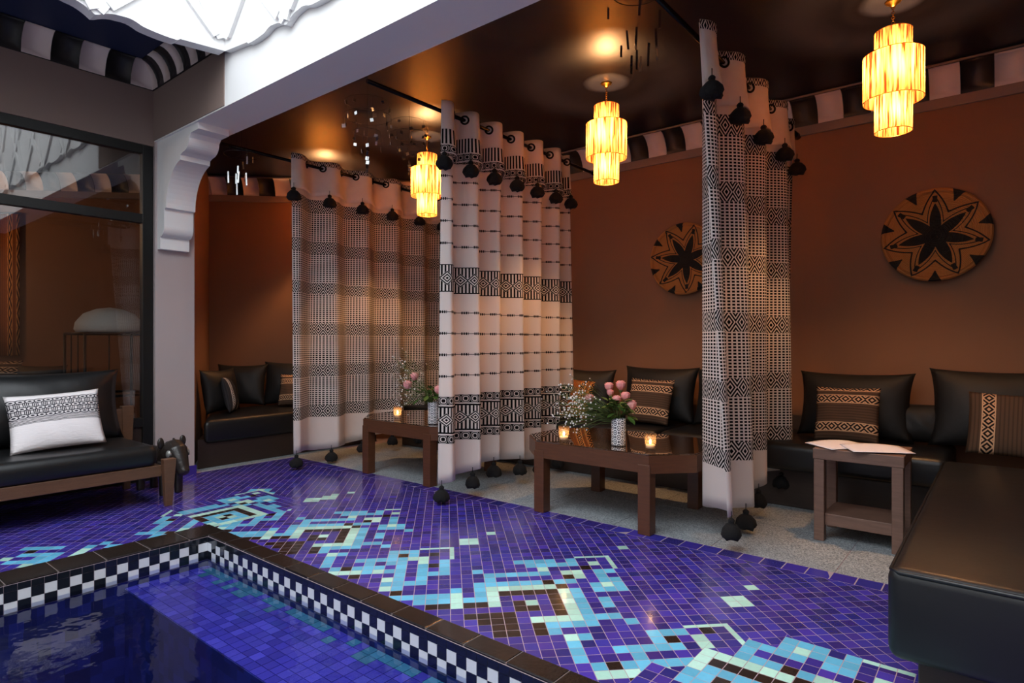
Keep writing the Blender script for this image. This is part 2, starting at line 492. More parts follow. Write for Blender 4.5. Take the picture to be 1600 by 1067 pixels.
# the long wall running at 45 degrees behind the left-hand seats and the glazed room
def diag_box(x0, x1, z0, z1, t=.1):
    return MB().prism([(x0, x0+9.95), (x1, x1+9.95), (x1, x1+9.95+t*1.4), (x0, x0+9.95+t*1.4)], z0, z1)
wl = struct(obj('wall_left', diag_box(-10.6, -4.95, 0, 2.95), M['plaster']))
wp = struct(obj('wall_partition', MB().prism([(-5.32, 2.20), (-6.80, 3.04), (-6.84, 3.14), (-5.32, 2.282)], 0, 2.9), M['plaster']))
st('ceiling', (-10.6, 2.27, CEIL), (.9, 5.1, 3.0), 'navy')
st('ceiling_glazed_room', (-10.6, -2.5, CEIL), (-5.32, 2.27, 3.0), 'navy')
st('ceiling_low', (-5.25, -2.4, 3.26), (-4.05, 1.98, 3.34), 'navy2')
bm_ = st('wall_beam', (-5.33, 1.98, 2.68), (.9, 2.28, 4.7), 'white')
colm = st('wall_column', (-5.33, 1.98, 0), (COL, 2.28, 2.68), 'column')
bx('skirting_tile', (-5.335, 1.974, 0), (COL+.012, 2.292, .075), simple('blue_skirting', (62, 48, 140), .25), colm)
fas = st('wall_fascia', (-5.33, -2.4, 2.645), (-5.25, 1.98, 3.34), 'plaster_lit')
st('wall_courtyard_end', (-5.33, -2.5, 0), (.9, -2.4, 4.7), 'white')
st('wall_glazed_room_end', (-10.6, -2.5, 0), (-5.33, -2.4, 2.95), 'plaster')
# shade on the beam under the low ceiling, painted as a greyer sheet
struct(bx('trim_beam_shade', (-5.25, 1.974, 2.69), (-4.09, 1.981, 3.26), M['plaster_lit']))

# mouldings and striped cornices
def cornice(name, p0, p1, nrm, z0, z1, d=.15, bw=.17, gap=.004):
    """row of convex black and white blocks from p0 to p1, bulging along nrm"""
    p0 = Vector(p0); p1 = Vector(p1); L = (p1-p0).length; t = (p1-p0)/L; n = Vector(nrm)
    k = max(1, round(L/bw)); bw = L/k
    base = MB()
    root = MB().prism([tuple(p0), tuple(p1), tuple(p1+n*.012), tuple(p0+n*.012)], z0-.002, z1)
    r = struct(obj(name, root, M['crn_black']))
    for i in range(k):
        a = p0+t*(bw*i+gap/2); b = p0+t*(bw*(i+1)-gap/2); mb = MB(); N = 6
        pr = [(.012, z0)]+[(.012+(d-.012)*math.sin(PI/2*q/N), z0+(z1-z0)*(1-math.cos(PI/2*q/N))) for q in range(1, N+1)]+[(.012, z1)]
        pr = [(.012, z0)]+[(.012+(d*.8)*(1-math.cos(PI/2*q/N))**.9, z0+(z1-z0)*math.sin(PI/2*q/N)) for q in range(1, N+1)]+[(.0, z1)]
        nb = len(pr); o_ = len(mb.v)
        for q in (a, b):
            for dd, zz in pr: mb.v.append((q.x+n.x*dd, q.y+n.y*dd, zz))
        for j in range(nb-1): mb.face((j, j+1, nb+j+1, nb+j), None, True)
        mb.face(tuple(range(nb))); mb.face(tuple(reversed(range(nb, 2*nb))))
        o = obj('cornice_block', mb, M['crn_white'] if i % 2 == 0 else M['crn_black'], r)
    return r
cornice('trim_1', (.80, 4.95), (-5.0, 4.95), (0, -1), 2.715, 2.885)
dg = 1/math.sqrt(2)
cornice('trim_2', (-5.0, 4.95), (-6.80, 3.15), (dg, -dg), 2.715, 2.885)
cornice('trim_3', (-6.80, 3.15), (-10.2, -.25), (dg, -dg), 2.715, 2.885)
cornice('trim_4', (-5.25, 1.974), (-5.25, -2.4), (1, 0), 3.085, 3.255)
cornice('trim_5', (-5.25, 1.974), (-4.10, 1.974), (0, -1), 3.085, 3.255, bw=.115)
struct(bx('trim_7', (-5.0, 4.925, 2.645), (.8, 4.95, 2.712), M['plaster_lit'], None, .004))
struct(obj('trim_8', MB().prism([(-6.82, 3.13), (-5.0, 4.95), (-4.982, 4.932), (-6.802, 3.112)], 2.645, 2.712), M['plaster_lit']))
struct(obj('trim_9', MB().prism([(-10.4, -.45), (-6.82, 3.13), (-6.802, 3.112), (-10.38, -.468)], 2.645, 2.712), M['plaster_lit']))
struct(obj('trim_10', MB().tube([(.8, 4.79, 2.886), (-4.95, 4.79, 2.886), (-6.72, 3.02, 2.886)], .009, 8), M['plaster_lit']))

# scalloped plaster valances round the open courtyard
def edge_h(s):
    """height of the scalloped lower edge; cusps every .75 m measured from the corner"""
    q = (s-.0)/.735; f = q-math.floor(q)
    c = min(f, 1-f)*.735
    e = 2.985+.014*math.cos(2*PI*f)
    if c < .12: e -= .055*(1-c/.12)**1.6
    else: e += .012*math.sin(min(1, (c-.12)/.12)*PI)
    if abs(s) < .3: e = 3.015-.03*min(1, abs(s)/.3)
    return e
def valance(name, P, T, N, L, thick=.09):
    """panel starting at P running along T for L metres; N points into the courtyard"""
    P, T, N = Vector(P), Vector(T), Vector(N); mb = MB(); n = int(L/.02)
    def at(s, z, d): q = P+T*s+N*d; return (q.x, q.y, z)
    for face_d in (0, -thick):
        b = len(mb.v)
        for i in range(n+1):
            s = L*i/n; mb.v += [at(s, edge_h(s), face_d), at(s, 4.3, face_d)]
        for i in range(n):
            q = (b+2*i, b+2*i+2, b+2*i+3, b+2*i+1)
            mb.face(q if face_d == 0 else q[::-1])
    h = 2*(n+1)
    for i in range(n): mb.face((2*i, h+2*i, h+2*i+2, 2*i+2))
    r = struct(obj(name, mb, M['white']))
    # interlaced arch ribs standing proud of the panel
    k = 0; c = 0
    while c <= L+.01:
        for d in (-1, 1):
            for wdt, off in ((.37, 0), (.72, 0)):
                pts = []
                for i in range(13):
                    h_ = (i/12)**1.6; s = c+d*(wdt*math.sin(h_*PI/2)+.0)
                    z = edge_h(min(max(s, 0), L) if i == 0 else min(max(c, 0), L))+.01+h_*(1.0 if wdt < .5 else 1.15)
                    pts.append((s, z))
                rb = MB(); row = []; lv = .012+(.004 if d > 0 else 0)+(.007 if wdt > .5 else 0)
                for i, (s, z) in enumerate(pts):
                    p_, n_ = pts[max(0, i-1)], pts[min(12, i+1)]
                    dx, dz = n_[0]-p_[0], n_[1]-p_[1]; l = math.hypot(dx, dz); nx, nz = -dz/l*.027, dx/l*.027
                    if .03 < s < L-.03 and z > edge_h(s)+(.012 if wdt < .5 else .03): row.append(((s+nx, z+nz), (s-nx, z-nz)))
                for A_, B_ in row:
                    rb.v += [at(*A_, lv), at(*B_, lv), at(*A_, -.003), at(*B_, -.003)]
                for i in range(len(row)-1):
                    q = 4*i; fs = ((q, q+1, q+5, q+4), (q+2, q, q+4, q+6), (q+1, q+3, q+7, q+5))
                    for f_ in fs: rb.face(f_)
                if row: rb.face((0, 2, 3, 1)); q = 4*(len(row)-1); rb.face((q, q+1, q+3, q+2))
                if rb.f: obj('arch_rib', rb, M['white'], r)
        c += .735
    return r
def V3(a): return (a[0], a[1], 0)
valance('wall_valance_left', (-4.0, 1.94, 0), (0, -1, 0), (1, 0, 0), 4.3)
valance('wall_valance_back', (-4.0, 1.94, 0), (1, 0, 0), (0, -1, 0), 4.75, .038)
valance('wall_valance_right', (.76, 1.90, 0), (0, -1, 0), (-1, 0, 0), 4.3)
valance('wall_valance_front', (-4.0, -2.36, 0), (1, 0, 0), (0, 1, 0), 4.75, .035)

# corbel bracket under the beam
def arc(cx, cz, r1, r2, a0, a1, n=10):
    return [(cx+r1*math.cos(R(a0+(a1-a0)*i/n)), cz+r2*math.sin(R(a0+(a1-a0)*i/n))) for i in range(n+1)]
prof = [(.055, 1.83), (.055, 1.925)]+arc(.055, 2.0, .075, .075, -75, 0, 8)+[(.13, 2.135), (.165, 2.14)] \
    + arc(.47, 2.14, .305, .33, 180, 100, 12)+[(.42, 2.50), (.45, 2.51)]+arc(.47, 2.60, .10, .085, -90, 0, 8)+[(.60, 2.63), (.72, 2.632), (.72, 2.68)]
cb = MB(); n = len(prof); pts = prof+[(-.02, 2.68), (-.02, 1.83)]
for y in (1.995, 2.215):
    cb.v += [(COL+a, y, z) for a, z in pts]
m_ = len(pts)
cb.face(tuple(range(m_))); cb.face(tuple(reversed(range(m_, 2*m_))))
for i in range(m_): cb.face((i, m_+i, m_+(i+1) % m_, (i+1) % m_), None, False)
corb = obj('corbel', cb, M['white'], colm)

# ------------------------------------------------------------------ floor, deck and mosaic
floor = struct(bx('floor', (-5.26, -2.4, -.30), (-3.60, 1.70, -.0004), M['grout']))
bx('grout_bed', (-5.26, 1.68, -.30), (.9, 3.225, -.0004), M['grout'], floor)
bx('deck_slab', (-.40, -2.4, -.30), (.9, 1.68, -.0035), M['deck_far'], floor)
bx('terrazzo_bed', (-10.6, -2.5, -.30), (-5.26, 5.1, -.004), M['grout'], floor)
bx('terrazzo_bed', (-5.26, 3.225, -.30), (.9, 5.1, -.004), M['grout'], floor)
def slab(x0, x1, y0, y1):
    g = .0022; z = random.uniform(-.0003, .0003)
    obj('terrazzo_tile', MB().box(x0+g, y0+g, -.02, x1-g, y1-g, z), M['terrazzo'], floor)
xs = [-5.29+.665*i for i in range(10)]; xs = [x-.005 for x in xs]
xn = [-5.265]+[-.63+.60*k for k in range(-7, 3)]
xn = sorted(x for x in xn if x >= -5.27); xn = [x for i, x in enumerate(xn) if i == 0 or x-xn[i-1] > .15]
for i in range(len(xn)-1):
    for y0, y1 in ((3.225, 3.825), (3.825, 4.425), (4.425, 4.95)):
        slab(xn[i], min(xn[i+1], .8), y0, y1)
for x0, x1 in ((-5.86, -5.265), (-6.46, -5.86), (-7.06, -6.46)):
    for y0, y1 in ((2.36, 3.225), (3.225, 3.825)): slab(x0, x1, y0, y1)
for i in range(5):
    for j in range(6): slab(-5.865-.6*i, -5.265-.6*i, -1.34+.6*j, -.74+.6*j)

PAL = {'B': (66, 54, 158), 'C': (110, 204, 244), 'M': (192, 246, 230), 'K': (40, 30, 26)}
def tile_mesh(name, poly, ch, flat=0):
    cx = sum(p[0] for p in poly)/len(poly); cy = sum(p[1] for p in poly)/len(poly)
    k = .945; tx, ty = random.gauss(0, .004), random.gauss(0, .004); z0 = random.uniform(.0, .0004)
    q = [(cx+(x-cx)*k, cy+(y-cy)*k) for x, y in poly]
    top = [(x, y, z0+(x-cx)*tx+(y-cy)*ty) for x, y in q]
    c = PAL[ch]; j = random.uniform(.78, 1.15) if ch in 'BK' else random.uniform(.9, 1.06)
    h = random.uniform(-10, 8) if ch == 'B' else 0
    col = lin((min(255, c[0]*j+h), min(255, c[1]*j), min(255, c[2]*j+h*.4)))
    return q, top, col
def add_tile(acc, poly, ch):
    q, top, col = tile_mesh('', poly, ch); v, f, cols = acc; b = len(v); n = len(q)
    v += top; v += [(x, y, -.006) for x, y in q]
    f.append(tuple(b+i for i in range(n))); cols.append(col)
    for i in range(n): f.append((b+i, b+n+i, b+n+(i+1) % n, b+(i+1) % n)); cols.append(col)
def tiles_obj(name, acc, parent):
    v, f, cols = acc; me = bpy.data.meshes.new(name); me.from_pydata(v, [], f); me.materials.append(M['zellige'])
    ca = me.color_attributes.new('Col', 'FLOAT_COLOR', 'CORNER'); k = 0; buf = []
    for fc, c in zip(f, cols): buf += [c[0], c[1], c[2], 1.0]*len(fc)
    ca.data.foreach_set('color', buf); me.update()
    return link(name, me, parent)
def area_(p): return .5*sum(p[i][0]*p[(i+1) % len(p)][1]-p[(i+1) % len(p)][0]*p[i][1] for i in range(len(p)))
def clip(poly, ax, val, keep):          # keep=+1 keeps coordinate > val
    out = []; n = len(poly)
    for i in range(n):
        a, b = poly[i], poly[(i+1) % n]; da, db = (a[ax]-val)*keep, (b[ax]-val)*keep
        if da >= 0: out.append(a)
        if da*db < 0:
            t = da/(da-db); out.append((a[0]+(b[0]-a[0])*t, a[1]+(b[1]-a[1])*t))
    return out
def subtract(polys, r):
    x0, x1, y0, y1 = r; out = []
    for p in polys:
        X = [q[0] for q in p]; Y = [q[1] for q in p]
        e = 1e-6
        if max(X) <= x0+e or min(X) >= x1-e or max(Y) <= y0+e or min(Y) >= y1-e: out.append(p); continue
        a = clip(p, 0, x0, -1); b = clip(p, 0, x1, 1); mid = clip(clip(p, 0, x0, 1), 0, x1, -1) if len(p) > 2 else []
        parts = [a, b]
        if len(mid) > 2: parts += [clip(mid, 1, y0, -1), clip(mid, 1, y1, 1)]
        out += [q for q in parts if len(q) > 2 and abs(area_(q)) > 6e-5]
    return out
MOS = [36, 11, 1, 3, 37, 9, 3, 2, 37, 12, 1, 1, 37, 13, 1, 2, 38, 9, 1, 1, 38, 10, 1, 3, 38, 11, 5, 1, 39, 8, 1, 1, 39, 12, 1, 1, 40, 8, 1, 1, 40, 11, 5, 1, 40, 17, 1, 2,
    40, 20, 1, 5, 41, 8, 1, 1, 41, 14, 1, 1, 41, 15, 1, 3, 41, 17, 1, 2, 41, 20, 1, 5, 42, 8, 1, 2, 42, 9, 1, 1, 42, 14, 3, 1, 42, 18, 1, 3, 42, 20, 1, 5, 43, 3, 2, 3,
    43, 6, 1, 3, 43, 7, 1, 1, 43, 17, 3, 4, 43, 20, 1, 7, 44, 3, 2, 3, 44, 6, 1, 3, 44, 7, 4, 1, 44, 13, 1, 1, 45, 2, 3, 3, 45, 6, 4, 2, 45, 10, 3, 1, 46, 1, 4, 3,
    46, 8, 1, 3, 46, 9, 1, 2, 46, 10, 1, 1, 46, 22, 2, 2, 47, 5, 2, 3, 47, 8, 1, 3, 47, 9, 1, 2, 47, 10, 1, 1, 47, 12, 1, 1, 47, 22, 2, 2, 48, -2, 2, 3, 48, 0, 1, 2,
    48, 1, 2, 3, 48, 3, 1, 2, 48, 5, 1, 3, 48, 6, 1, 2, 48, 8, 1, 3, 48, 9, 1, 2, 48, 10, 1, 1, 48, 12, 1, 1, 49, -3, 3, 1, 49, 0, 1, 2, 49, 1, 2, 1, 49, 3, 1, 2,
    49, 8, 1, 3, 49, 9, 1, 2, 49, 10, 1, 1, 49, 25, 1, 2, 50, -5, 5, 1, 50, 0, 1, 2, 50, 2, 1, 1, 50, 3, 1, 2, 50, 4, 5, 3, 50, 9, 1, 2, 50, 10, 1, 1, 50, 12, 3, 1,
    51, -5, 1, 3, 51, 0, 1, 1, 51, 2, 1, 1, 51, 3, 6, 2, 51, 9, 1, 3, 51, 12, 1, 1, 51, 13, 1, 2, 51, 14, 1, 1, 52, -6, 1, 2, 52, -5, 1, 1, 52, 2, 6, 1, 52, 8, 1, 3,
    52, 9, 2, 1, 52, 13, 2, 1, 53, -6, 4, 1, 53, 3, 1, 1, 53, 10, 1, 3, 53, 11, 1, 2, 53, 13, 1, 1, 54, -6, 1, 2, 54, -5, 1, 1, 54, -3, 1, 1, 54, 3, 6, 1, 54, 10, 2, 2,
    54, 13, 2, 1, 55, -9, 1, 3, 55, -5, 1, 1, 55, -3, 3, 1, 55, 2, 1, 1, 55, 8, 1, 2, 55, 12, 1, 3, 55, 15, 1, 5, 56, -11, 3, 2, 56, -8, 1, 1, 56, -7, 1, 2, 56, -6, 2, 1,
    56, -3, 1, 1, 56, -1, 1, 1, 56, 7, 5, 1, 56, 13, 1, 2, 56, 15, 1, 5, 57, -11, 1, 1, 57, -10, 1, 3, 57, -9, 3, 1, 57, -5, 1, 1, 57, -3, 1, 1, 57, -2, 1, 3, 57, -1, 1, 1,
    57, 6, 4, 1, 57, 11, 1, 1, 57, 15, 1, 5, 58, -12, 1, 1, 58, -8, 1, 1, 58, -6, 2, 1, 58, -3, 1, 2, 58, -1, 1, 1, 58, 12, 3, 4, 58, 15, 1, 7, 59, -12, 1, 1, 59, -9, 5, 1,
    59, -4, 2, 2, 59, 0, 1, 5, 60, -12, 1, 1, 60, -6, 1, 1, 60, -5, 1, 3, 60, -4, 1, 1, 60, -2, 1, 3, 60, 0, 1, 5, 60, 17, 1, 2, 61, -40, 1, 2, 61, -39, 1, 1, 61, -38, 1, 2,
    61, -12, 1, 2, 61, -11, 1, 1, 61, -6, 3, 1, 61, 0, 1, 5, 62, -42, 4, 1, 62, -37, 1, 2, 62, -17, 2, 3, 62, -14, 1, 3, 62, -13, 1, 1, 62, -3, 3, 4, 62, 0, 1, 7, 63, -43, 1, 2,
    63, -40, 2, 1, 63, -37, 1, 2, 63, -17, 2, 3, 63, -14, 1, 3, 63, -13, 4, 1, 63, -7, 1, 1, 63, 1, 2, 2, 64, -42, 4, 1, 64, -37, 1, 2, 64, -18, 3, 3, 64, -14, 4, 2, 64, -10, 3, 1,
    64, 1, 2, 2, 65, -42, 1, 3, 65, -37, 1, 2, 65, -19, 4, 3, 65, -12, 1, 3, 65, -11, 1, 2, 65, -10, 1, 1, 66, -43, 4, 1, 66, -37, 1, 1, 66, -35, 2, 1, 66, -15, 2, 3, 66, -12, 1, 3,
    66, -11, 1, 2, 66, -10, 1, 1, 66, -8, 1, 1, 66, 4, 1, 2, 67, -36, 1, 1, 67, -32, 1, 1, 67, -22, 2, 3, 67, -20, 1, 2, 67, -19, 2, 3, 67, -17, 1, 2, 67, -15, 1, 3, 67, -14, 1, 2,
    67, -12, 1, 3, 67, -11, 1, 2, 67, -10, 1, 1, 67, -8, 1, 1, 68, -32, 1, 1, 68, -23, 3, 1, 68, -20, 1, 2, 68, -19, 2, 1, 68, -17, 1, 2, 68, -12, 1, 3, 68, -11, 1, 2, 68, -10, 1, 1,
    68, -5, 1, 1, 69, -32, 2, 1, 69, -25, 5, 1, 69, -20, 1, 2, 69, -18, 1, 1, 69, -17, 1, 2, 69, -16, 5, 3, 69, -11, 1, 2, 69, -10, 1, 1, 69, -8, 3, 1, 70, -34, 3, 1, 70, -31, 1, 3,
    70, -30, 1, 2, 70, -25, 1, 3, 70, -20, 1, 1, 70, -18, 1, 1, 70, -17, 6, 2, 70, -11, 1, 3, 70, -8, 1, 1, 70, -7, 1, 2, 70, -6, 1, 1, 71, -33, 1, 1, 71, -30, 1, 2, 71, -26, 1, 2,
    71, -25, 1, 1, 71, -18, 6, 1, 71, -12, 1, 3, 71, -11, 2, 1, 71, -7, 1, 1, 72, -33, 1, 1, 72, -30, 1, 1, 72, -27, 1, 3, 72, -26, 4, 1, 72, -17, 1, 1, 72, -10, 1, 3, 72, -9, 1, 2,
    72, -7, 1, 1, 73, -33, 1, 1, 73, -30, 1, 1, 73, -28, 2, 3, 73, -26, 1, 2, 73, -25, 1, 1, 73, -23, 1, 1, 73, -17, 6, 1, 73, -10, 2, 2, 73, -7, 1, 1, 74, -34, 2, 1, 74, -30, 1, 1,
    74, -28, 1, 1, 74, -27, 1, 2, 74, -25, 1, 1, 74, -23, 3, 1, 74, -18, 1, 1, 74, -12, 1, 2, 74, -8, 1, 3, 75, -34, 1, 1, 75, -33, 1, 3, 75, -30, 1, 1, 75, -28, 4, 1, 75, -23, 1, 1,
    75, -21, 1, 1, 75, -13, 5, 1, 75, -7, 1, 2, 76, -34, 1, 1, 76, -28, 1, 1, 76, -25, 1, 1, 76, -23, 1, 1, 76, -22, 1, 3, 76, -21, 1, 1, 76, -14, 4, 1, 76, -9, 1, 1, 77, -35, 1, 6,
    77, -33, 1, 2, 77, -28, 4, 1, 77, -23, 1, 2, 77, -21, 1, 1, 77, -8, 2, 4, 78, -35, 1, 6, 78, -27, 3, 1, 78, -24, 2, 2, 78, -20, 1, 5, 79, -35, 1, 6, 79, -27, 2, 1, 79, -25, 1, 3,
    79, -24, 1, 1, 79, -22, 1, 3, 79, -20, 1, 5, 80, -35, 1, 8, 80, -34, 2, 4, 80, -27, 4, 1, 80, -20, 1, 5, 81, -23, 3, 4, 81, -20, 1, 7, 82, -19, 2, 2, 83, -28, 2, 1, 83, -19, 4, 2,
    84, -28, 1, 1, 84, -17, 2, 2, 85, -28, 1, 1, 85, -16, 1, 2, 86, -28, 1, 1, 86, -14, 1, 2, 87, -28, 1, 1, 87, -25, 1, 1, 88, -28, 3, 1, 89, -28, 1, 1, 89, -27, 1, 2, 89, -26, 1, 1]
S = .0525
code = {}
for q in range(0, len(MOS), 4):               # row, first cell, how many cells, colour
    j, i, k, c = MOS[q:q+4]
    for n in range(k): code[(i+n, j)] = ' CMKblrcd'[c]
ALL = []
RECTS = [(-4.30, -3.65, 1.70, 2.35), (-.636, .95, 1.70, 2.41), (-.738, -.636, 1.70, 2.303), (-.84, -.738, 1.70, 2.1425), (-.942, -.84, 1.70, 1.93)]
DOM = [(-9, 9, 3.118, 9), (-9, -5.255, -9, 9), (-3.70, -.30, -9, 1.70), (-9, 9, -9, -.75), (.40, 9, -9, 9), (-.3, 9, -9, 1.70)]
def cellpolys(i, j, ch):
    def Q(a0, a1, b0, b1):
        u0, u1, v0, v1 = (i+.25+a0)*S, (i+.25+a1)*S, (j+b0)*S, (j+b1)*S
        return [((u-v)*dg, (u+v)*dg) for u, v in ((u0, v0), (u1, v0), (u1, v1), (u0, v1))]
    if ch == 'b': return [(Q(0, 1, 0, .42), 'M'), (Q(0, 1, .42, 1), 'B')]
    if ch == 'l': return [(Q(0, .42, 0, 1), 'M'), (Q(.42, 1, 0, 1), 'B')]
    if ch == 'r': return [(Q(.58, 1, 0, 1), 'M'), (Q(0, .58, 0, 1), 'B')]
    if ch == 'c': return [(Q(0, .42, 0, .42), 'M'), (Q(.42, 1, 0, .42), 'B'), (Q(0, 1, .42, 1), 'B')]
    if ch == 'd': return [(Q(.58, 1, 0, .42), 'M'), (Q(0, .58, 0, .42), 'B'), (Q(0, 1, .42, 1), 'B')]
    return [(Q(0, 1, 0, 1), ch)]
for j in range(-20, 125):
    for i in range(-95, 70):
        u, v = (i+.75)*S, (j+.5)*S; x, y = (u-v)*dg, (u+v)*dg
        if not (-5.3 < x < .45 and -.8 < y < 3.16): continue
        if -3.64 < x < -.36 and y < 1.64: continue
        for p, ch in cellpolys(i, j, code.get((i, j), 'B')):
            ps = [p]
            for r in RECTS+DOM: ps = subtract(ps, r)
            for q in ps: ALL.append((q, ch))
# medallion at the pool's left corner, set square
MED = ['qtttBBBBBBBBB', 'lMBBCCCBBBBBB', 'lBKBCCMCBBBBB', 'lBCBBCCBBCCBB', 'BCCBMMBCCCCCC', 'BCMCMKCBBBBBB', 'BCCCBCMMMMMMM', 'BBBBCBMKKKKKM',
       'BBBCCBMKCCCCM', 'BBBCCBMKCKMCM', 'BBBCCBMKCMKCM', 'BBBCCBMKCCCCM', 'BBBCCBMKKKCMM']
for a in range(13):
    for b in range(13):
        ch = MED[b][a]; x0, y0 = -4.30+.05*a, 2.35-.05*(b+1); s = .05
        if ch in 'tql':
            if ch == 't': L_ = [(x0, x0+s, y0+.03, y0+s, 'M'), (x0, x0+s, y0, y0+.03, 'B')]
            elif ch == 'l': L_ = [(x0, x0+.02, y0, y0+s, 'M'), (x0+.02, x0+s, y0, y0+s, 'B')]
            else: L_ = [(x0, x0+s, y0+.03, y0+s, 'M'), (x0, x0+.02, y0, y0+.03, 'M'), (x0+.02, x0+s, y0, y0+.03, 'B')]
        else: L_ = [(x0, x0+s, y0, y0+s, ch)]
        for xa, xb, ya, yb, c in L_: ALL.append(([(xa, ya), (xb, ya), (xb, yb), (xa, yb)], c))
# medallion towards the right-hand seats
RM = ['....CCCBCBBBBB', '....CMCCCBBBBB', '..CCCCBCCBMBBB', '..CBBBBBBKMBBB', '..CCCKCMMBBMMM', 'MMMMMMKKKMMMKK', 'MKKKKKKKKKKKKK', 'MCCCCCCCBBCCCC', 'CCKCCKBBCCCKKK',
      'CCCKKCCCCMMMMM', 'BBCCCCMMBBBBBB', 'BBBBCCBBBCCCCC', 'MMMMBBBBCCKKMM', 'MMMMBBBBCCKKMM']
for b in range(14):
    for a in range(-2, 20):
        x0 = -.84+.051*a; y1 = 2.41-.0535*b; y0 = y1-.0535
        ok = (a >= 4) or (a >= 2 and b >= 2) or (a >= 0 and b >= 5) or (a >= -2 and b >= 9)
        if not ok or y0 < 1.69: continue
        ch = RM[b][a] if 0 <= a < 14 else 'B'
        if ch == '.': ch = 'C'
        if b == 0 and a in (9, 10, 11):
            ALL.append(([(x0, y0+.028), (x0+.051, y0+.028), (x0+.051, y1), (x0, y1)], 'M')); y1 = y0+.028
        ALL.append(([(x0, y0), (x0+.051, y0), (x0+.051, y1), (x0, y1)], ch))
s_, c_ = math.sin(R(38.94)), math.cos(R(38.94))
def depth(x, y): return -s_*x+c_*y
def inframe(x, y):
    d = depth(x, y)
    if d < .5: return False
    px = 800+953*(c_*x+s_*y)/d; py = 533.5+953*1.1/d
    return 0 < px < 1600 and 0 < py < 1067
def size(p):
    cx = sum(q[0] for q in p)/len(p); cy = sum(q[1] for q in p)/len(p)
    return abs(area_(p))/depth(cx, cy)**3 if inframe(cx, cy) and not (cx > -.32) else 0
ALL = [(p if area_(p) > 0 else p[::-1], c) for p, c in ALL if abs(area_(p)) > 6e-5]
ALL.sort(key=lambda t: -size(t[0]))
for p, ch in ALL[:300]:
    acc = ([], [], []); add_tile(acc, p, ch); tiles_obj('mosaic_tile', acc, floor)
acc = ([], [], [])
for p, ch in ALL[300:]: add_tile(acc, p, ch)
stuff(tiles_obj('small_mosaic_tiles', acc, floor))
print('mosaic cells', len(ALL))
x = -5.255
while x < .8:                                   # border course along the terrazzo
    acc = ([], [], []); add_tile(acc, [(x, 3.118), (x+.105, 3.118), (x+.105, 3.222), (x, 3.222)], 'B')
    tiles_obj('border_tile', acc, floor); x += .105

# ------------------------------------------------------------------ the pool
pool = thing('plunge_pool', 'sunken plunge pool with black stone rim and checkered black and white tile band', 'pool', (-2.0, .2, 0))
pool.location = (0, 0, 0)
PX0, PX1, PY0, PY1 = -3.50, -.50, -1.6, 1.60
sh = MB()
for a, b in (((PX0-.08, PY1, -.9), (PX1+.08, PY1+.07, -.03)), ((PX0-.08, PY0-.08, -.9), (PX1+.08, PY0, -.03)),
             ((PX0-.08, PY0, -.9), (PX0, PY1, -.03)), ((PX1, PY0, -.9), (PX1+.08, PY1, -.03)), ((PX0, PY0, -.9), (PX1, PY1, -.80))):
    sh.box(*a, *b)
obj('basin', sh, M['pool_deep'], pool)
bx('bench', (PX0, 1.18, -.82), (PX1, 1.60, -.165), M['pool_deep'], pool)
random.seed(3)
PAL['T'] = (64, 124, 150); PAL['P'] = (84, 80, 190); PAL['Q'] = (68, 64, 168)
acc = ([], [], []); s = .052
for a in range(60):
    for b in range(8):
        x, y = PX0+a*s, 1.18+b*s+.002
        if x+s > PX1: continue
        edge = b >= 6
        ch = random.choice('PPQQ') if not edge or (b == 6 and random.random() < .6) else random.choice('TTTQ')
        add_tile(acc, [(x, y), (x+s, y), (x+s, y+s), (x, y+s)], ch)
bt = tiles_obj('bench_tiles', acc, pool); bt.location = (0, 0, -.162); stuff(bt)
# rim stones
y = PY0
def rim(x0, y0, x1, y1):
    g = .0015; o = obj('kerb_tile', MB().box(x0+g, y0+g, -.03, x1-g, y1-g, .008+random.uniform(0, .001)), M['black_stone'], pool, .004)
x = PX0+.0
for k in range(16):
    rim(x, 1.60, min(x+.198, PX1), 1.70); x += .198
    if x >= PX1-.05: break
rim(PX0-.20, 1.50, PX0, 1.70)
y = 1.50
while y > PY0: rim(PX0-.20, max(PY0, y-.2), PX0, y); y -= .2
for k in range(16): rim(PX1, 1.70-.2*(k+1), PX1+.2, 1.70-.2*k)
# wall band: a black course over two checkered courses and one under water
bx('grout_backing', (PX0-.001, 1.5985, -.13), (PX1, 1.61, -.0008), M['grout'], pool)
bx('grout_backing', (PX0-.01, PY0, -.13), (PX0+.0015, 1.5985, -.0008), M['grout'], pool)
bx('kerb_grout', (PX0-.199, 1.602, -.03), (PX1, 1.699, .0062), M['kerb_grout'], pool)
bx('kerb_grout', (PX0-.199, PY0, -.03), (PX0-.002, 1.602, .0062), M['kerb_grout'], pool)
tb, tw = None, None
def wtile(x0, y0, x1, y1, z0, z1, white):
    obj('wall_tile', MB().box(x0, y0, z0, x1, y1, z1), M['white_tile' if white else 'black_tile'], pool)
for r, (z1, z0) in enumerate(((-.031, -.001), (-.0785, -.0325), (-.126, -.080), (-.1735, -.1275))):
    z0, z1 = min(z0, z1), max(z0, z1); g = .001
    N1 = 44 if r < 3 else 20
    if r == 3: continue
    for k in range(N1):
        x0 = PX0+.05*k
        wtile(x0+g, 1.5955, x0+.05-g, 1.602, z0, z1, r > 0 and (k+r) % 2 == 1)
    for k in range(24):
        y1 = 1.595-.05*k
        wtile(PX0-.002, y1-.05+g, PX0+.0045, y1-g, z0, z1, r > 0 and (k+r) % 2 == 1)
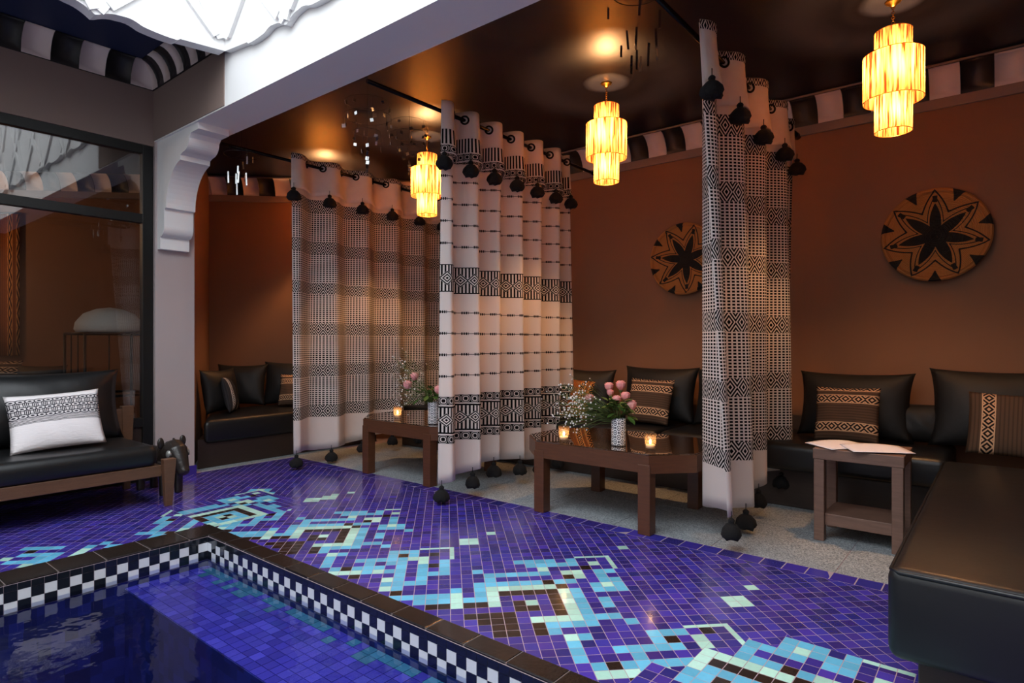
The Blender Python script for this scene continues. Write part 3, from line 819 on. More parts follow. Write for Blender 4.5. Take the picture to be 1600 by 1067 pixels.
# the far part of the band, hidden from the camera or below the frame, as one piece
for cw in (0, 1):
    mb = MB()
    for r, (z0, z1) in enumerate(((-.031, -.001), (-.0785, -.0325), (-.126, -.080))):
        for k in range(44, 60):
            if (1 if (r > 0 and (k+r) % 2 == 1) else 0) == cw: mb.box(PX0+.05*k+.001, 1.5955, z0, PX0+.05*k+.049, 1.602, z1)
        for k in range(24, 63):
            if (1 if (r > 0 and (k+r) % 2 == 1) else 0) == cw: mb.box(PX0-.002, 1.595-.05*k-.049, z0, PX0+.008, 1.595-.05*k-.001, z1)
    o = obj('distant_wall_tiles', mb, M['white_tile' if cw else 'black_tile'], pool); stuff(o)
wt = MB(); wt.grid(lambda a, b: (PX0+(PX1-PX0)*a, PY0+(PY1-PY0)*b, -.108), 40, 40)
wo = tag(obj('water', wt, M['water']), 'still blue water filling the plunge pool below its checkered band', 'water'); stuff(wo)

# ------------------------------------------------------------------ glazed wall
gw = struct(bx('window_1', (-5.32, 1.90, 0), (-5.26, 1.976, 2.645), M['metal_black'], None, .003))
def fr_(a, b): return bx('window_frame', a, b, M['metal_black'], gw, .002)
fr_((-5.32, -2.4, 2.575), (-5.26, 1.90, 2.645)); fr_((-5.32, -2.4, 2.03), (-5.26, 1.90, 2.10))
fr_((-5.32, -2.4, .43), (-5.26, 1.90, .50)); fr_((-5.32, -2.4, 0), (-5.26, 1.90, .06))
fr_((-5.32, .10, .06), (-5.26, .17, 2.575)); fr_((-5.32, -1.7, .06), (-5.26, -1.63, 2.575))
for y0, y1 in ((.17, 1.90), (-1.63, .10)):
    bx('pane', (-5.293, y0, 2.10), (-5.287, y1, 2.575), M['pane'], gw)
    bx('pane', (-5.293, y0, .50), (-5.287, y1, 2.03), M['pane'], gw)
    bx('lower_panel', (-5.30, y0, .06), (-5.28, y1, .43), M['wood_dark'], gw)

# ------------------------------------------------------------------ curtains on rods
def curtain(name, label, X, y0, y1, n, mat, A=.052, phase=0., bot=(.10, .03), seed=1, flap=True, wob=.02, topz=2.70, flapz=2.40, backshift=.0, bandflap=False, droop=0):
    rnd = random.Random(seed)
    t = thing(name, label, 'curtain', (X, y0, 0), 0, 'patterned curtains hung between the seating bays')
    L = y1-y0; NU = n*22; NV = 36
    def xs(s, zf):
        a = A*(1+.35*(1-zf)); ph = phase+.5*(1-zf)*math.sin(3*s+seed)
        return a*math.sin(2*PI*n*s+ph)+wob*(1-zf)*math.sin(5.1*s*PI+seed)
    def yy(s, zf):
        return s*L+backshift*(1-zf)*(1-s)**2+.012*(1-zf)*math.sin(2*PI*n*s*2+1)
    arc = [0]; prev = (xs(0, 1), 0)
    for i in range(1, NU+1):
        q = (xs(i/NU, 1), yy(i/NU, 1)); arc.append(arc[-1]+math.hypot(q[0]-prev[0], q[1]-prev[1])); prev = q
    def hem(s): return bot[0]+bot[1]*math.sin(2*PI*1.3*s+seed)+.012*math.sin(2*PI*n*s)-droop*math.exp(-s*9)
    def body(a, b):
        s = a; zf = b; z = hem(s)+(topz-hem(s))*b
        return (xs(s, zf), yy(s, zf), z)
    mb = MB().grid(body, NU, NV, lambda a, b: (arc[round(a*NU)], hem(a)*(1-b)+topz*b))
    cl = obj('cloth', mb, mat, t)
    sd = cl.modifiers.new('thickness', 'SOLIDIFY'); sd.thickness = .0025
    def nrm(s):
        e = .002; dx = xs(min(1, s+e), 1)-xs(s-e, 1); dy = 2*e*L; l = math.hypot(dx, dy)
        return (dy/l, -dx/l)
    # turned-over header flap that hangs over the courtyard-side face
    def fl(a, b):
        nx, ny = nrm(a); z = flapz+.01*math.sin(2*PI*n*a+1)+(topz+.004-flapz)*b; d = .010+.022*(1-b)**2
        zf = (z-.1)/(topz-.1)
        return (xs(a, zf)+nx*d, yy(a, zf)+ny*d, z)
    fm = MB().grid(fl, NU, 8, lambda a, b: (arc[round(a*NU)], (2.385 if not bandflap else 2.335)*(1-b)+2.69*b))
    fo = obj('header_flap', fm, M['line_curtain'] if bandflap else M['plainflap'], t)
    fo.modifiers.new('thickness', 'SOLIDIFY').thickness = .002
    if not bandflap:
        tp = MB().grid(lambda a, b: (xs(a, 1)+nrm(a)[0]*(.014), yy(a, 1)+nrm(a)[1]*.014, topz-.035+.045*b), NU, 2, lambda a, b: (arc[round(a*NU)], 2.705+.04*b))
        e_ = obj('patterned_edge', tp, mat, t); e_.modifiers.new('thickness', 'SOLIDIFY').thickness = .002
    # grommets where the rod passes through
    for k in range(2*n+1):
        s = (k*PI-phase)/(2*PI*n)
        if not 0 <= s <= 1: continue
        nx, ny = nrm(s); mbg = MB().torus((xs(s, 1)+nx*.012, s*L+ny*.012, 2.65), (nx, ny, 0), .027, .007)
        obj('grommet', mbg, M['rod'], t)
    def tassel(x, y, z, sc_=1.0):
        m = MB(); m.tube([(x, y, z+.05*sc_), (x, y, z)], .0025, 5)
        pr = [(.004, -.080), (.040, -.078), (.048, -.062), (.042, -.035), (.026, -.012), (.013, -.006), (.015, .0), (.016, .008), (.010, .016), (.001, .020)]
        b = len(m.v); k0 = 14
        def fn(a, tt):
            q = round(tt*(len(pr)-1)); r, zz = pr[q]; th = 2*PI*a
            r *= 1+.16*math.sin(7*th+z*40)*(1 if zz < -.02 else .3); 
            return (x+r*sc_*math.cos(th), y+r*sc_*math.sin(th), z+zz*sc_+(.006*math.sin(5*th+x*9) if zz < -.06 else 0))
        m.grid(fn, k0, len(pr)-1, None, True, True)
        obj('tassel', m, M['tassel'], t)
    for k in range(n+1):
        s = min(.995, max(.004, (k+.02)/n)); nx, ny = nrm(min(.99, max(.01, s)))
        tassel(xs(s, .85)+nx*.045+.02, s*L+ny*.045, flapz-.012, 1.12)
    for k in range(n+1):
        s = min(.996, max(.002, (k+.05)/n)); p = body(s, 0)
        tassel(p[0], p[1], p[2]-.03, 1.1)
    return t
def flapmat():
    m, nt, b = newmat('plain_cotton'); cloth_out(nt, b, mixc(nt, noise(nt, 20), lin((232, 222, 216)), WHITE), .35)
    bump(nt, b, noise(nt, 260, 2), .2, .002); return m
M['plainflap'] = flapmat()
def rod(x, label):
    r = thing('curtain_rod', label, 'curtain rod', (x, 2.28, 2.65), 0, 'black curtain rods')
    obj('pole', MB().tube([(0, 0, 0), (0, 2.60, 0)], .013, 12), M['rod'], r)
    obj('wall_bracket', MB().tube([(0, 2.55, 0), (0, 2.67, 0)], [.018, .026], 12), M['rod'], r)
    return r
rod(-1.22, 'black metal curtain rod carrying the rightmost curtain'); rod(-2.95, 'black metal curtain rod carrying the middle dashed-line curtain'); rod(-4.77, 'black metal curtain rod carrying the leftmost netted curtain')
curtain('curtain', 'rightmost narrow curtain of black and white net weave with diamond bands', -1.22, 2.97, 4.72, 4, M['grid_curtain'], .068, .4, (.19, .045), 2, backshift=.20, wob=.03, droop=.05)
curtain('curtain', 'middle white curtain with thin dashed lines and two wide geometric bands', -2.95, 2.88, 4.42, 6, M['line_curtain'], .052, .3, (.19, .03), 5, flapz=2.345, bandflap=True, droop=.03)
curtain('curtain', 'leftmost wide curtain of black and white net weave with diamond bands', -4.77, 2.87, 4.66, 5, M['grid_curtain'], .055, .5, (.165, .025), 3, droop=.03)

# ------------------------------------------------------------------ pendant lamps
def lamp(label, x, y):
    t = thing('pendant_lamp', label, 'pendant lamp', (x, y, CEIL), 0, 'tiered straw pendant lamps')
    obj('ceiling_rose', MB().lathe([(.001, -.03), (.012, -.03), (.016, -.02), (.034, -.010), (.04, 0)], 20), M['brass'], t)
    ch = MB()
    for k in range(7): ch.torus((0, 0, -.035-.013*k), (1, 0, 0) if k % 2 else (0, 1, 0), .0075, .002, 10, 5)
    obj('chain', ch, M['brass'], t)
    obj('hanger', MB().tube([(-.03, 0, -.155), (0, 0, -.125), (.03, 0, -.155)], .0025, 6), M['bulb'] if False else M['brass'], t)
    def tier(z1, z0, r, nm):
        m = MB().grid(lambda a, b: (r*math.cos(2*PI*a), r*math.sin(2*PI*a), z0+(z1-z0)*b), 40, 4, lambda a, b: (a, b), True, True)
        o = obj(nm, m, M['shade'], t)
        for z_ in (z1, z0): obj('rim_wire', MB().torus((0, 0, z_), (0, 0, 1), r, .002, 40, 4), M['brass'], o)
    tier(-.16, -.285, .087, 'upper_shade'); tier(-.285, -.525, .141, 'wide_shade'); tier(-.50, -.69, .087, 'lower_shade')
    sp = MB()
    for k in range(3):
        a = 2*PI*k/3; sp.tube([(0, 0, -.30), (.14*math.cos(a), .14*math.sin(a), -.29)], .002, 5)
    obj('spider', sp, M['brass'], t)
    obj('bulb', MB().ball((0, 0, -.40), (.022, .022, .03), 12, 8), M['bulb'], t)
    for z, f in ((-.38, .80), (-.60, .20)):
        l = bpy.data.lights.new('lamp_light', 'POINT'); l.energy = LAMP_W*f; l.color = LAMP_COL; l.shadow_soft_size = .032
        o = bpy.data.objects.new('lamp_light', l); C.objects.link(o); o.parent = t; o.location = (0, 0, z)
    return t
lamp('glowing three-tier straw pendant lamp, rightmost and largest in view', -.46, 3.78)
lamp('glowing three-tier straw pendant lamp between the middle and rightmost curtains', -2.16, 3.72)
lamp('glowing three-tier straw pendant lamp seen at the left edge of the middle curtain', -3.95, 3.70)
lamp('three-tier straw pendant lamp behind the leftmost curtain', -5.55, 3.75)

# ------------------------------------------------------------------ hanging mobiles
def mobile_square(label, x, y, top, hgt, seed):
    rnd = random.Random(seed); t = thing('hanging_mobile', label, 'mobile', (x, y, top))
    wr = MB(); wr.tube([(0, 0, CEIL-top), (0, 0, -hgt)], .0012, 5)
    pcs = []
    for r, z in ((.14, -.03), (.15, -.12), (.09, -.22)):
        wr.torus((0, 0, z), (0, 0, 1), r, .0012, 28, 4)
        for k in range(9 if r > .1 else 7):
            a = 2*PI*(k+rnd.random()*.4)/(9 if r > .1 else 7); drop = rnd.uniform(.02, .10)
            wr.tube([(r*math.cos(a), r*math.sin(a), z), (r*math.cos(a), r*math.sin(a), z-drop)], .0007, 4)
            pcs.append((r*math.cos(a), r*math.sin(a), z-drop, rnd.uniform(0, PI), rnd.uniform(.009, .013)))
    n = int((hgt-.30)/.028)
    for k in range(n): pcs.append((rnd.uniform(-.004, .004), 0, -.30-.028*k, rnd.uniform(0, PI), .011))
    obj('wire_frame', wr, M['metal_black'], t)
    for px, py, pz, a, s in pcs:
        m = MB().box(-s, -.0008, -s, s, .0008, s)
        obj('mirror_piece', m, M['capiz'], t, 0, 2, (px, py, pz), (0, rnd.uniform(-.3, .3), a))
    return t
mobile_square('hanging mobile of small square mirror pieces left of the middle curtain rod', -3.18, 2.46, 2.66, .50, 4)
mobile_square('smaller hanging mobile of mirror pieces beside the lamp at the middle curtain', -3.55, 3.14, 2.80, .46, 9)
def mobile_rods(label, x, y, top, pts, seed, ln=.12):
    rnd = random.Random(seed); t = thing('rod_chime', label, 'wind chime', (x, y, top))
    obj('ring', MB().torus((0, 0, 0), (0, 0, 1), .13, .003, 28, 5).tube([(-.13, 0, 0), (.13, 0, 0)], .002, 5).tube([(0, 0, 0), (0, 0, CEIL-top)], .0012, 5), M['metal_black'], t)
    for dx, dz, l in pts:
        dy = rnd.uniform(-.09, .09); st_ = MB().tube([(0, 0, -dz), (0, 0, 0)], .0006, 4)
        m = MB().box(-.0055, -.0015, -l, .0055, .0015, 0)
        o = obj('chime_rod', m, M['capiz'], t, 0, 2, (dx, dy, dz), (rnd.uniform(-.06, .06), rnd.uniform(-.06, .06), R(35)+rnd.uniform(-.4, .4)))
        obj('string', st_, M['metal_black'], t, 0, 2, (dx, dy, 0), None) if dz < -.02 else None
    return t
k_ = 3.1/953
P = [(-43, -16, 18), (-22, -50, 30), (11, -22, 25), (28, -30, 28), (-32, -70, 18), (-15, -90, 30), (4, -60, 36), (13, -78, 35), (2, -92, 30), (20, -55, 50), (-8, -88, 24)]
mobile_rods('hanging chime of silver rods beside the upper end of the right curtain rod', -1.42, 2.75, 2.84, [(a*k_, b*k_, c*k_) for a, b, c in P], 3)
mobile_rods('hanging chime of thin silver rods by the white corbel', -4.72, 2.42, 2.58, [(-.10, -.06, .06), (-.06, -.03, .06), (.03, 0, .05), (.10, -.03, .06), (-.04, -.14, .09), (-.01, -.15, .09), (.03, -.14, .10), (.06, -.15, .09), (0, -.2, .12), (.02, -.16, .08), (-.08, -.12, .06)], 5)

# ------------------------------------------------------------------ woven wall baskets
def basket(label, x, z, r, rot):
    m = MB(); n = 56; pr = []
    N = 26
    def fn(a, b):
        q = b; rr = .29*q; zz = .055*(1-q**2)*0+.05*q**2.2+.0022*math.sin(q*34*2*PI)
        return (rr*math.cos(2*PI*a), rr*math.sin(2*PI*a), zz)
    m.grid(fn, n, 60, None, True, True)
    m.torus((0, 0, .048), (0, 0, 1), .288, .008, 56, 6)
    o = obj('woven_basket', m, M['basket'], None, 0, 2, (x, 4.935-.0, z), (R(90), rot, 0))
    o.scale = (r/.29, r/.29, 1)
    o.modifiers.new('thickness', 'SOLIDIFY').thickness = -.006
    return tag(o, label, 'wall basket', 'round woven star baskets')
basket('round woven basket with black seven-point star, on the wall right of the rightmost curtain', -.36, 1.805, .295, .0)
basket('round woven basket with black star partly hidden behind the rightmost curtain', -2.10, 1.795, .29, .35)

# ------------------------------------------------------------------ pillows
def pillow_mb(w, h, t, ear=.10, N=22):
    mb = MB()
    for side in (1, -1):
        def fn(a, b):
            x, y = a*2-1, b*2-1
            sx = 1-ear*(1-y*y)**.8*.75; sy = 1-ear*(1-x*x)**.8*.75
            z = t/2*(max(0, (1-abs(x)**2.6))*max(0, (1-abs(y)**2.6)))**.62
            z += .006*math.sin(9*x+4*y)*(1-abs(x))*(1-abs(y))
            q = (x*w/2*sx, h/2+y*h/2*sy, z*side)
            return q if side > 0 else q
        if side > 0: mb.grid(fn, N, N, lambda a, b: (a, b))
        else: mb.grid(lambda a, b: fn(1-a, b), N, N, lambda a, b: (1-a, b))
    return mb
def pillow(name, label, w, h, t, mat, loc, rz, tilt=15, roll=0, ear=.10, group=None, cat='cushion'):
    o = obj(name, pillow_mb(w, h, t, ear), mat, None, 0, 2, loc, None, True)
    o.rotation_mode = 'XYZ'
    mt = Matrix.Rotation(R(rz), 4, 'Z') @ Matrix.Rotation(R(90-tilt), 4, 'X') @ Matrix.Rotation(R(roll), 4, 'Z')
    o.rotation_euler = mt.to_euler()
    return tag(o, label, cat, group)
SZ = .44
# ------------------------------------------------------------------ seating bays
def bench_seat(name, label, x0, x1, y0, y1, side, inset=.0, z=SZ):
    """side: which edge faces the room ('x' = its +x or -x side, 'y' = its -y side)"""
    t = thing(name, label, 'sofa', (x0, y0, 0)); t.location = (0, 0, 0)
    return t
back = bench_seat('bench_sofa', 'long low black leather bench sofa along the back wall', 0, 0, 0, 0, 'y')
bx('base', (-5.0, 4.32, 0), (-.22, 4.94, .26), M['wood_dark'], back, .006)
for i, (a, b) in enumerate(((-5.05, -3.55), (-3.55, -2.0), (-2.0, -.24))):
    bx('seat_cushion', (a+.006, 4.18, .26), (b-.006, 4.93, SZ), M['leather'], back, .045, 4)
lf = bench_seat('bench_sofa', 'low black leather sofa on a dark wooden base right of the white column', 0, 0, 0, 0, 'x')
obj('base', MB().prism([(-6.0, 2.74), (-5.40, 2.38), (-5.40, 4.30), (-5.75, 4.10), (-6.0, 3.9)], 0, .25), M['wood_dark'], lf, .004)
obj('seat_cushion', MB().prism([(-6.20, 2.86), (-5.36, 2.41), (-5.36, 4.18), (-5.68, 4.18), (-6.20, 3.66)], .21, .42), M['leather'], lf, .05, 4)
rt = bench_seat('bench_sofa', 'large black leather bench sofa at the right edge with its end towards the pool', 0, 0, 0, 0, 'x')
bx('base', (-.20, 2.16, 0), (.78, 4.16, .24), M['wood_dark'], rt, .006)
bx('seat_cushion', (-.27, 2.08, .17), (.79, 4.16, SZ), M['leather'], rt, .035, 4)
obj('seam_piping', MB().tube([(-.262, 4.1, SZ-.012), (-.262, 2.11, SZ-.012), (-.24, 2.085, SZ-.012), (.78, 2.085, SZ-.012)], .006, 6), M['leather'], rt)

G1 = 'large black back cushions'
BC = [('black back cushion at the left end of the back wall seat, behind the middle curtain', -2.90, .50, .42), ('black back cushion behind the vase of roses, with striped pillow leaning on it', -2.23, .66, .46),
      ('black back cushion partly hidden by the rightmost curtain', -1.62, .60, .45), ('black back cushion behind the small side table', -.80, .70, .46), ('black back cushion in the right corner of the back wall', -.02, .72, .50)]
for lb, x, w_, h_ in BC:
    pillow('back_cushion', lb, w_, h_, .20, M['fabric_black'], (x, 4.64, SZ+.005), 0, 14, 0, .12, G1)
pillow('back_cushion', 'low black cushion slumped at the right end of the back seat', .40, .26, .16, M['fabric_black'], (-.46, 4.70, SZ+.005), 0, 12, 0, .1, G1)
G2 = 'striped kilim pillows'
pillow('kilim_pillow', 'brown kilim pillow with tan diamond stripes leaning behind the roses', .38, .37, .12, M['kilim'], (-2.215, 4.42, SZ+.01), 0, 20, -1, .06, G2)
pillow('kilim_pillow', 'brown kilim pillow with tan stripes behind the small side table', .38, .37, .12, M['kilim'], (-.80, 4.40, SZ+.01), 0, 20, 1, .06, G2)
pillow('kilim_pillow', 'brown kilim pillow with upright stripes in the right corner', .40, .37, .12, M['kilim_v'], (.02, 4.40, SZ+.01), 0, 20, -2, .06, G2)
pillow('kilim_pillow', 'orange kilim pillow peeking out behind the middle curtain', .36, .34, .12, M['kilim_orange'], (-2.93, 4.40, SZ+.01), 0, 20, -4, .06, G2)
# left bay
pillow('back_cushion', 'black back cushion in the corner behind the edge-on patterned pillow', .52, .45, .16, M['fabric_black'], (-6.24, 3.18, .425), 45, 14, 0, .14, G1)
pillow('back_cushion', 'tall black cushion right beside the white column', .50, .42, .18, M['fabric_black'], (-5.80, 2.80, .425), 118, 10, 0, .12, G1)
pillow('kilim_pillow', 'black and white patterned pillow seen edge-on near the column', .34, .34, .11, M['kilim_white'], (-5.77, 2.88, .43), 142, 12, 0, .06, G2)
pillow('back_cushion', 'black back cushion partly behind the leftmost curtain', .60, .47, .18, M['fabric_black'], (-5.92, 3.57, .425), 42, 12, 0, .12, G1)
pillow('kilim_pillow', 'brown striped pillow cut off by the leftmost curtain', .38, .34, .12, M['kilim'], (-5.74, 3.52, .43), 40, 18, 0, .06, G2)

# ------------------------------------------------------------------ coffee tables
def coffee_table(label, cx, cy):
    t = thing('coffee_table', label, 'coffee table', (cx, cy, 0), 0, 'low octagonal coffee tables')
    hx, hy, c, d = .60, .385, .20, .20
    P_ = [(-hx+c, -hy), (hx-c, -hy), (hx, -hy+d), (hx, hy-d), (hx-c, hy), (-hx+c, hy), (-hx, hy-d), (-hx, -hy+d)]
    def ring(k): return [(x*k, y*k) for x, y in P_]
    a = MB(); o1 = P_; i1 = [(x-(.03 if x > 0 else -.03), y-(.03 if y > 0 else -.03)) for x, y in P_]
    for i in range(8):
        j = (i+1) % 8; b = len(a.v)
        for q in (o1[i], o1[j], i1[j], i1[i]): a.v += [(q[0], q[1], .352), (q[0], q[1], .452)]
        a.face((b, b+2, b+3, b+1)); a.face((b+4, b+6, b+7, b+5)); a.face((b+1, b+3, b+5, b+7)); a.face((b, b+6, b+4, b+2))
    obj('apron', a, M['wood_brown'], t)
    obj('tabletop', MB().prism([(x*.985, y*.985) for x, y in P_], .445, .460), M['tabletop'], t, .002)
    for sx in (-1, 1):
        for sy in (-1, 1):
            x, y = sx*(hx-c-.03), sy*(hy-.035)
            obj('leg', MB().box(x-.038, y-.038, 0, x+.038, y+.038, .40), M['wood_brown'], t, .004)
    return t
coffee_table('low walnut octagonal coffee table nearest the pool with roses and two candles', -1.965, 3.55)
coffee_table('low walnut octagonal coffee table behind the middle curtain', -3.775, 3.57)

# side table with papers
stl = thing('side_table', 'small square greyed wood side table in front of the back sofa', 'side table', (-.615, 3.87, 0))
for sx in (-1, 1):
    for sy in (-1, 1):
        obj('leg', MB().box(sx*.185-.026, sy*.155-.026, 0, sx*.185+.026, sy*.155+.026, .45), M['wood_grey'], stl, .003)
obj('top', MB().box(-.215, -.185, .45, .215, .185, .51), M['wood_grey'], stl, .004)
obj('shelf', MB().box(-.17, -.155, .085, .17, .155, .15), M['wood_grey'], stl, .003)
def sheet(label, x, y, w_, h_, rz, z):
    m = MB().grid(lambda a, b: ((a-.5)*w_, (b-.5)*h_, .010*math.sin(a*PI)*(b)+.004*b), 8, 8)
    o = obj('paper_sheet', m, M['paper'], None, 0, 2, (x, y, z), (0, 0, R(rz)))
    o.modifiers.new('thickness', 'SOLIDIFY').thickness = -.0012
    return tag(o, label, 'paper', 'papers on the side table')
sheet('white sheet of paper at the left side of the small side table', -.72, 3.84, .30, .21, 52, .514)
sheet('white sheet of paper at the right side of the small side table', -.54, 3.80, .30, .21, 28, .518)

# ------------------------------------------------------------------ candles, vases, flowers
def candle(label, x, y):
    z = .461; t = thing('candle_glass', label, 'candle', (x, y, z), 0, 'glass tealight holders')
    r = .036; pr = [(.001, 0), (.028, 0), (.030, .004), (.032, .03), (.036, .098), (.034, .098), (.030, .034), (.026, .012), (.001, .012)]
    obj('tumbler', MB().lathe(pr, 24, caps=False), M['tumbler'], t)
    obj('wax', MB().lathe([(.001, .013), (.025, .013), (.026, .034), (.001, .034)], 16, caps=False), M['wax'], t)
    obj('flame', MB().ball((0, 0, .050), (.007, .007, .014), 10, 8), M['flame'], t)
    l = bpy.data.lights.new('candle_light', 'POINT'); l.energy = .3; l.color = (1, .55, .22); l.shadow_soft_size = .008
    o = bpy.data.objects.new('candle_light', l); C.objects.link(o); o.parent = t; o.location = (0, 0, .066)
candle('lit candle in a glass at the left end of the nearest coffee table', -2.192, 3.24)
candle('lit candle in a glass right of the rose vase on the nearest coffee table', -1.621, 3.30)
candle('lit candle in a glass on the coffee table behind the middle curtain', -3.92, 3.34)
def vase(label, x, y):
    pr = [(.001, .004), (.041, .004), (.043, .0), (.044, .01), (.044, .165), (.042, .170), (.039, .168), (.039, .02), (.001, .02)]
    o = obj('vase', MB().lathe(pr, 32, caps=False), M['vase'], None, 0, 2, (x, y, .461))
    return tag(o, label, 'vase', 'patterned cylinder vases')
def rose(label, base, tip, r, group):
    r *= 1.22
    bx_, tp = Vector(base), Vector(tip); t = thing('rose', label, 'flower', base, 0, group)
    d = tp-bx_; mid = d*.5+Vector((0, 0, .03))
    obj('stem', MB().tube([(0, 0, 0), tuple(mid), tuple(d)], .0022, 6), M['stem'], t)
    hd = MB(); rnd = random.Random(int(abs(tip[0]*1e4)))
    for ring, (k, rr, hh, op) in enumerate(((5, 1.0, 1.0, .50), (4, .78, 1.15, .36), (3, .5, 1.2, .2))):
        for i in range(k):
            a0 = 2*PI*i/k+ring*.6+rnd.uniform(-.1, .1)
            def fn(a, b, a0=a0, rr=rr, hh=hh, op=op, k=k):
                th = a0+(a-.5)*2*PI/k*1.35; q = b
                rad = r*rr*(math.sin(min(1, q*1.15)*PI*.62)*.9+op*.25*q**4)+.001
                zz = r*(1.75*q*hh-.35)*1.0-r*.5*abs(a-.5)**2*q
                return (d.x+rad*math.cos(th), d.y+rad*math.sin(th), d.z+zz)
            hd.grid(fn, 6, 6)
    h = obj('bloom', hd, M['rose'], t); h.modifiers.new('thickness', 'SOLIDIFY').thickness = .0012
    cal = MB().lathe([(.002, -.006), (r*.35, -.003), (r*.45, r*.15)], 8, (d.x, d.y, d.z-r*.35)); obj('calyx', cal, M['leaf'], t)
def leaf(mb, p, d, ln, wd):
    p = Vector(p); d = Vector(d).normalized(); side = d.cross(Vector((0, 0, 1))); side = side.normalized() if side.length > .05 else Vector((1, 0, 0))
    up = side.cross(d)
    def fn(a, b):
        w_ = wd*math.sin(PI*min(1, b*.98+.01))**.8*(a-.5)*2
        return tuple(p+d*ln*b+side*w_-up*(.25*ln*b*b)+up*abs(a-.5)*wd*.5)
    mb.grid(fn, 2, 5)
def foliage(label, x, y, z, n, spread, seed, name='rose_foliage'):
    rnd = random.Random(seed); mb = MB()
    for k in range(n):
        a = rnd.uniform(0, 2*PI); q = rnd.uniform(.01, spread); h = rnd.uniform(0, .10)
        leaf(mb, (x+q*math.cos(a)*.7, y+q*math.sin(a)*.7, z+h), (math.cos(a), math.sin(a), rnd.uniform(-.5, .8)), rnd.uniform(.045, .075), rnd.uniform(.015, .024))
    for k in range(10):
        a = rnd.uniform(0, 2*PI); mb.tube([(x, y, z-.06), (x+.05*math.cos(a), y+.05*math.sin(a), z+.08)], .0016, 4)
    return stuff(tag(obj(name, mb, M['leaf']), label, 'foliage'))
def gyp(label, base, tgt, n, seed, spread=(.11, .08, .12)):
    rnd = random.Random(seed); base = Vector(base); tgt = Vector(tgt); fl_ = MB(); sm_ = MB()
    for k in range(n):
        q = tgt+Vector((rnd.gauss(0, spread[0]), rnd.gauss(0, spread[1]), rnd.gauss(0, spread[2])))*.62
        m1 = base+(q-base)*.55+Vector((rnd.uniform(-.02, .02), rnd.uniform(-.02, .02), .03))
        if k % 3 == 0: sm_.tube([tuple(base), tuple(m1), tuple(q)], .0008, 4)
        else: sm_.tube([tuple(m1), tuple(q)], .0007, 4)
        fl_.ball(tuple(q), rnd.uniform(.0035, .0065), 6, 4)
    t = stuff(tag(obj('babys_breath', fl_, M['whiteflower']), label, 'flowers')); obj('twigs', sm_, M['stem'], t)
    return t
vase('black and white patterned cylinder vase in the middle of the nearest coffee table', -1.848, 3.33)
vb = (-1.848, 3.33, .60)
for lb, tp, r_ in (('pale pink rose highest at the back of the nearest bouquet', (-1.935, 3.515, .790), .027), ('pink rose left of the highest bloom in the nearest bouquet', (-1.990, 3.46, .785), .024),
                   ('small pale rose bud just under the upper left bloom', (-1.975, 3.45, .752), .019), ('dark-centred pink rose low in the middle of the nearest bouquet', (-1.90, 3.40, .712), .023), ('pink rose right of the middle bloom in the nearest bouquet', (-1.87, 3.46, .728), .025),
                   ('deep pink rose leaning farthest right over the nearest vase', (-1.80, 3.40, .675), .029), ('peach pink rose leaning left among the tiny white flowers', (-2.02, 3.27, .715), .026)):
    rose(lb, vb, tp, r_, 'roses in the nearest bouquet')
foliage('green rose leaves spilling over the nearest vase', -1.848, 3.33, .635, 60, .11, 2)
gyp('spray of tiny white flowers left of the roses in the nearest bouquet', vb, (-2.08, 3.20, .70), 210, 3)
vase('patterned cylinder vase on the coffee table behind the middle curtain', -3.45, 3.30)
vb2 = (-3.45, 3.30, .60)
for lb, tp, r_ in (('peach rose at the top of the far bouquet', (-3.60, 3.24, .80), .027), ('pale rose at the lower left of the far bouquet', (-3.66, 3.22, .73), .030), ('pink rose at the right of the far bouquet by the curtain edge', (-3.37, 3.28, .70), .030)):
    rose(lb, vb2, tp, r_, 'roses in the far bouquet')
foliage('green leaves spilling over the far vase', -3.47, 3.29, .64, 50, .12, 5)
gyp('tall spray of tiny white flowers in the far bouquet', vb2, (-3.68, 3.22, .80), 120, 6, (.13, .09, .22))

# ------------------------------------------------------------------ sofa by the pool, left
ls = thing('pool_sofa', 'wood-framed sofa with black leather seat standing left of the pool', 'sofa', (0, 0, 0))
obj('seat_cushion', MB().box(-5.08, -1.2, .265, -4.37, 1.685, .415), M['leather'], ls, .06, 5)
bx('frame_rail', (-4.42, -1.2, .20), (-4.385, 1.70, .275), M['wood_teak'], ls, .004)
bx('end_rail', (-5.08, 1.67, .20), (-4.39, 1.70, .275), M['wood_teak'], ls, .004)
bx('back_rail', (-5.12, -1.2, .20), (-5.08, 1.70, .60), M['wood_teak'], ls, .004)
def tleg(x, y, top, wx=.055):
    m = MB(); b = 0; k = .62
    m.v = [(x-wx/2*k, y-.04*k, 0), (x+wx/2*k, y-.04*k, 0), (x+wx/2*k, y+.03*k, 0), (x-wx/2*k, y+.03*k, 0),
           (x-wx/2, y-.04, top), (x+wx/2, y-.04, top), (x+wx/2, y+.04, top), (x-wx/2, y+.04, top)]
    for q in ((0, 3, 2, 1), (4, 5, 6, 7), (0, 1, 5, 4), (1, 2, 6, 5), (2, 3, 7, 6), (3, 0, 4, 7)): m.face(q)
    obj('leg', m, M['wood_teak'], ls, .003)
for x, y, tp in ((-4.365, 1.735, .315), (-5.10, 1.735, .62), (-4.40, -1.15, .27), (-5.10, -1.15, .62)): tleg(x, y, tp)
pillow('back_cushion', 'large black leather back cushion on the pool sofa behind the white pillow', .98, .50, .20, M['leather'], (-4.93, 1.17, .41), 90, 12, 0, .10, G1)
pillow('back_cushion', 'black leather back cushion at the cropped left end of the pool sofa', .90, .50, .20, M['leather'], (-4.93, .15, .41), 90, 12, 0, .10, G1)
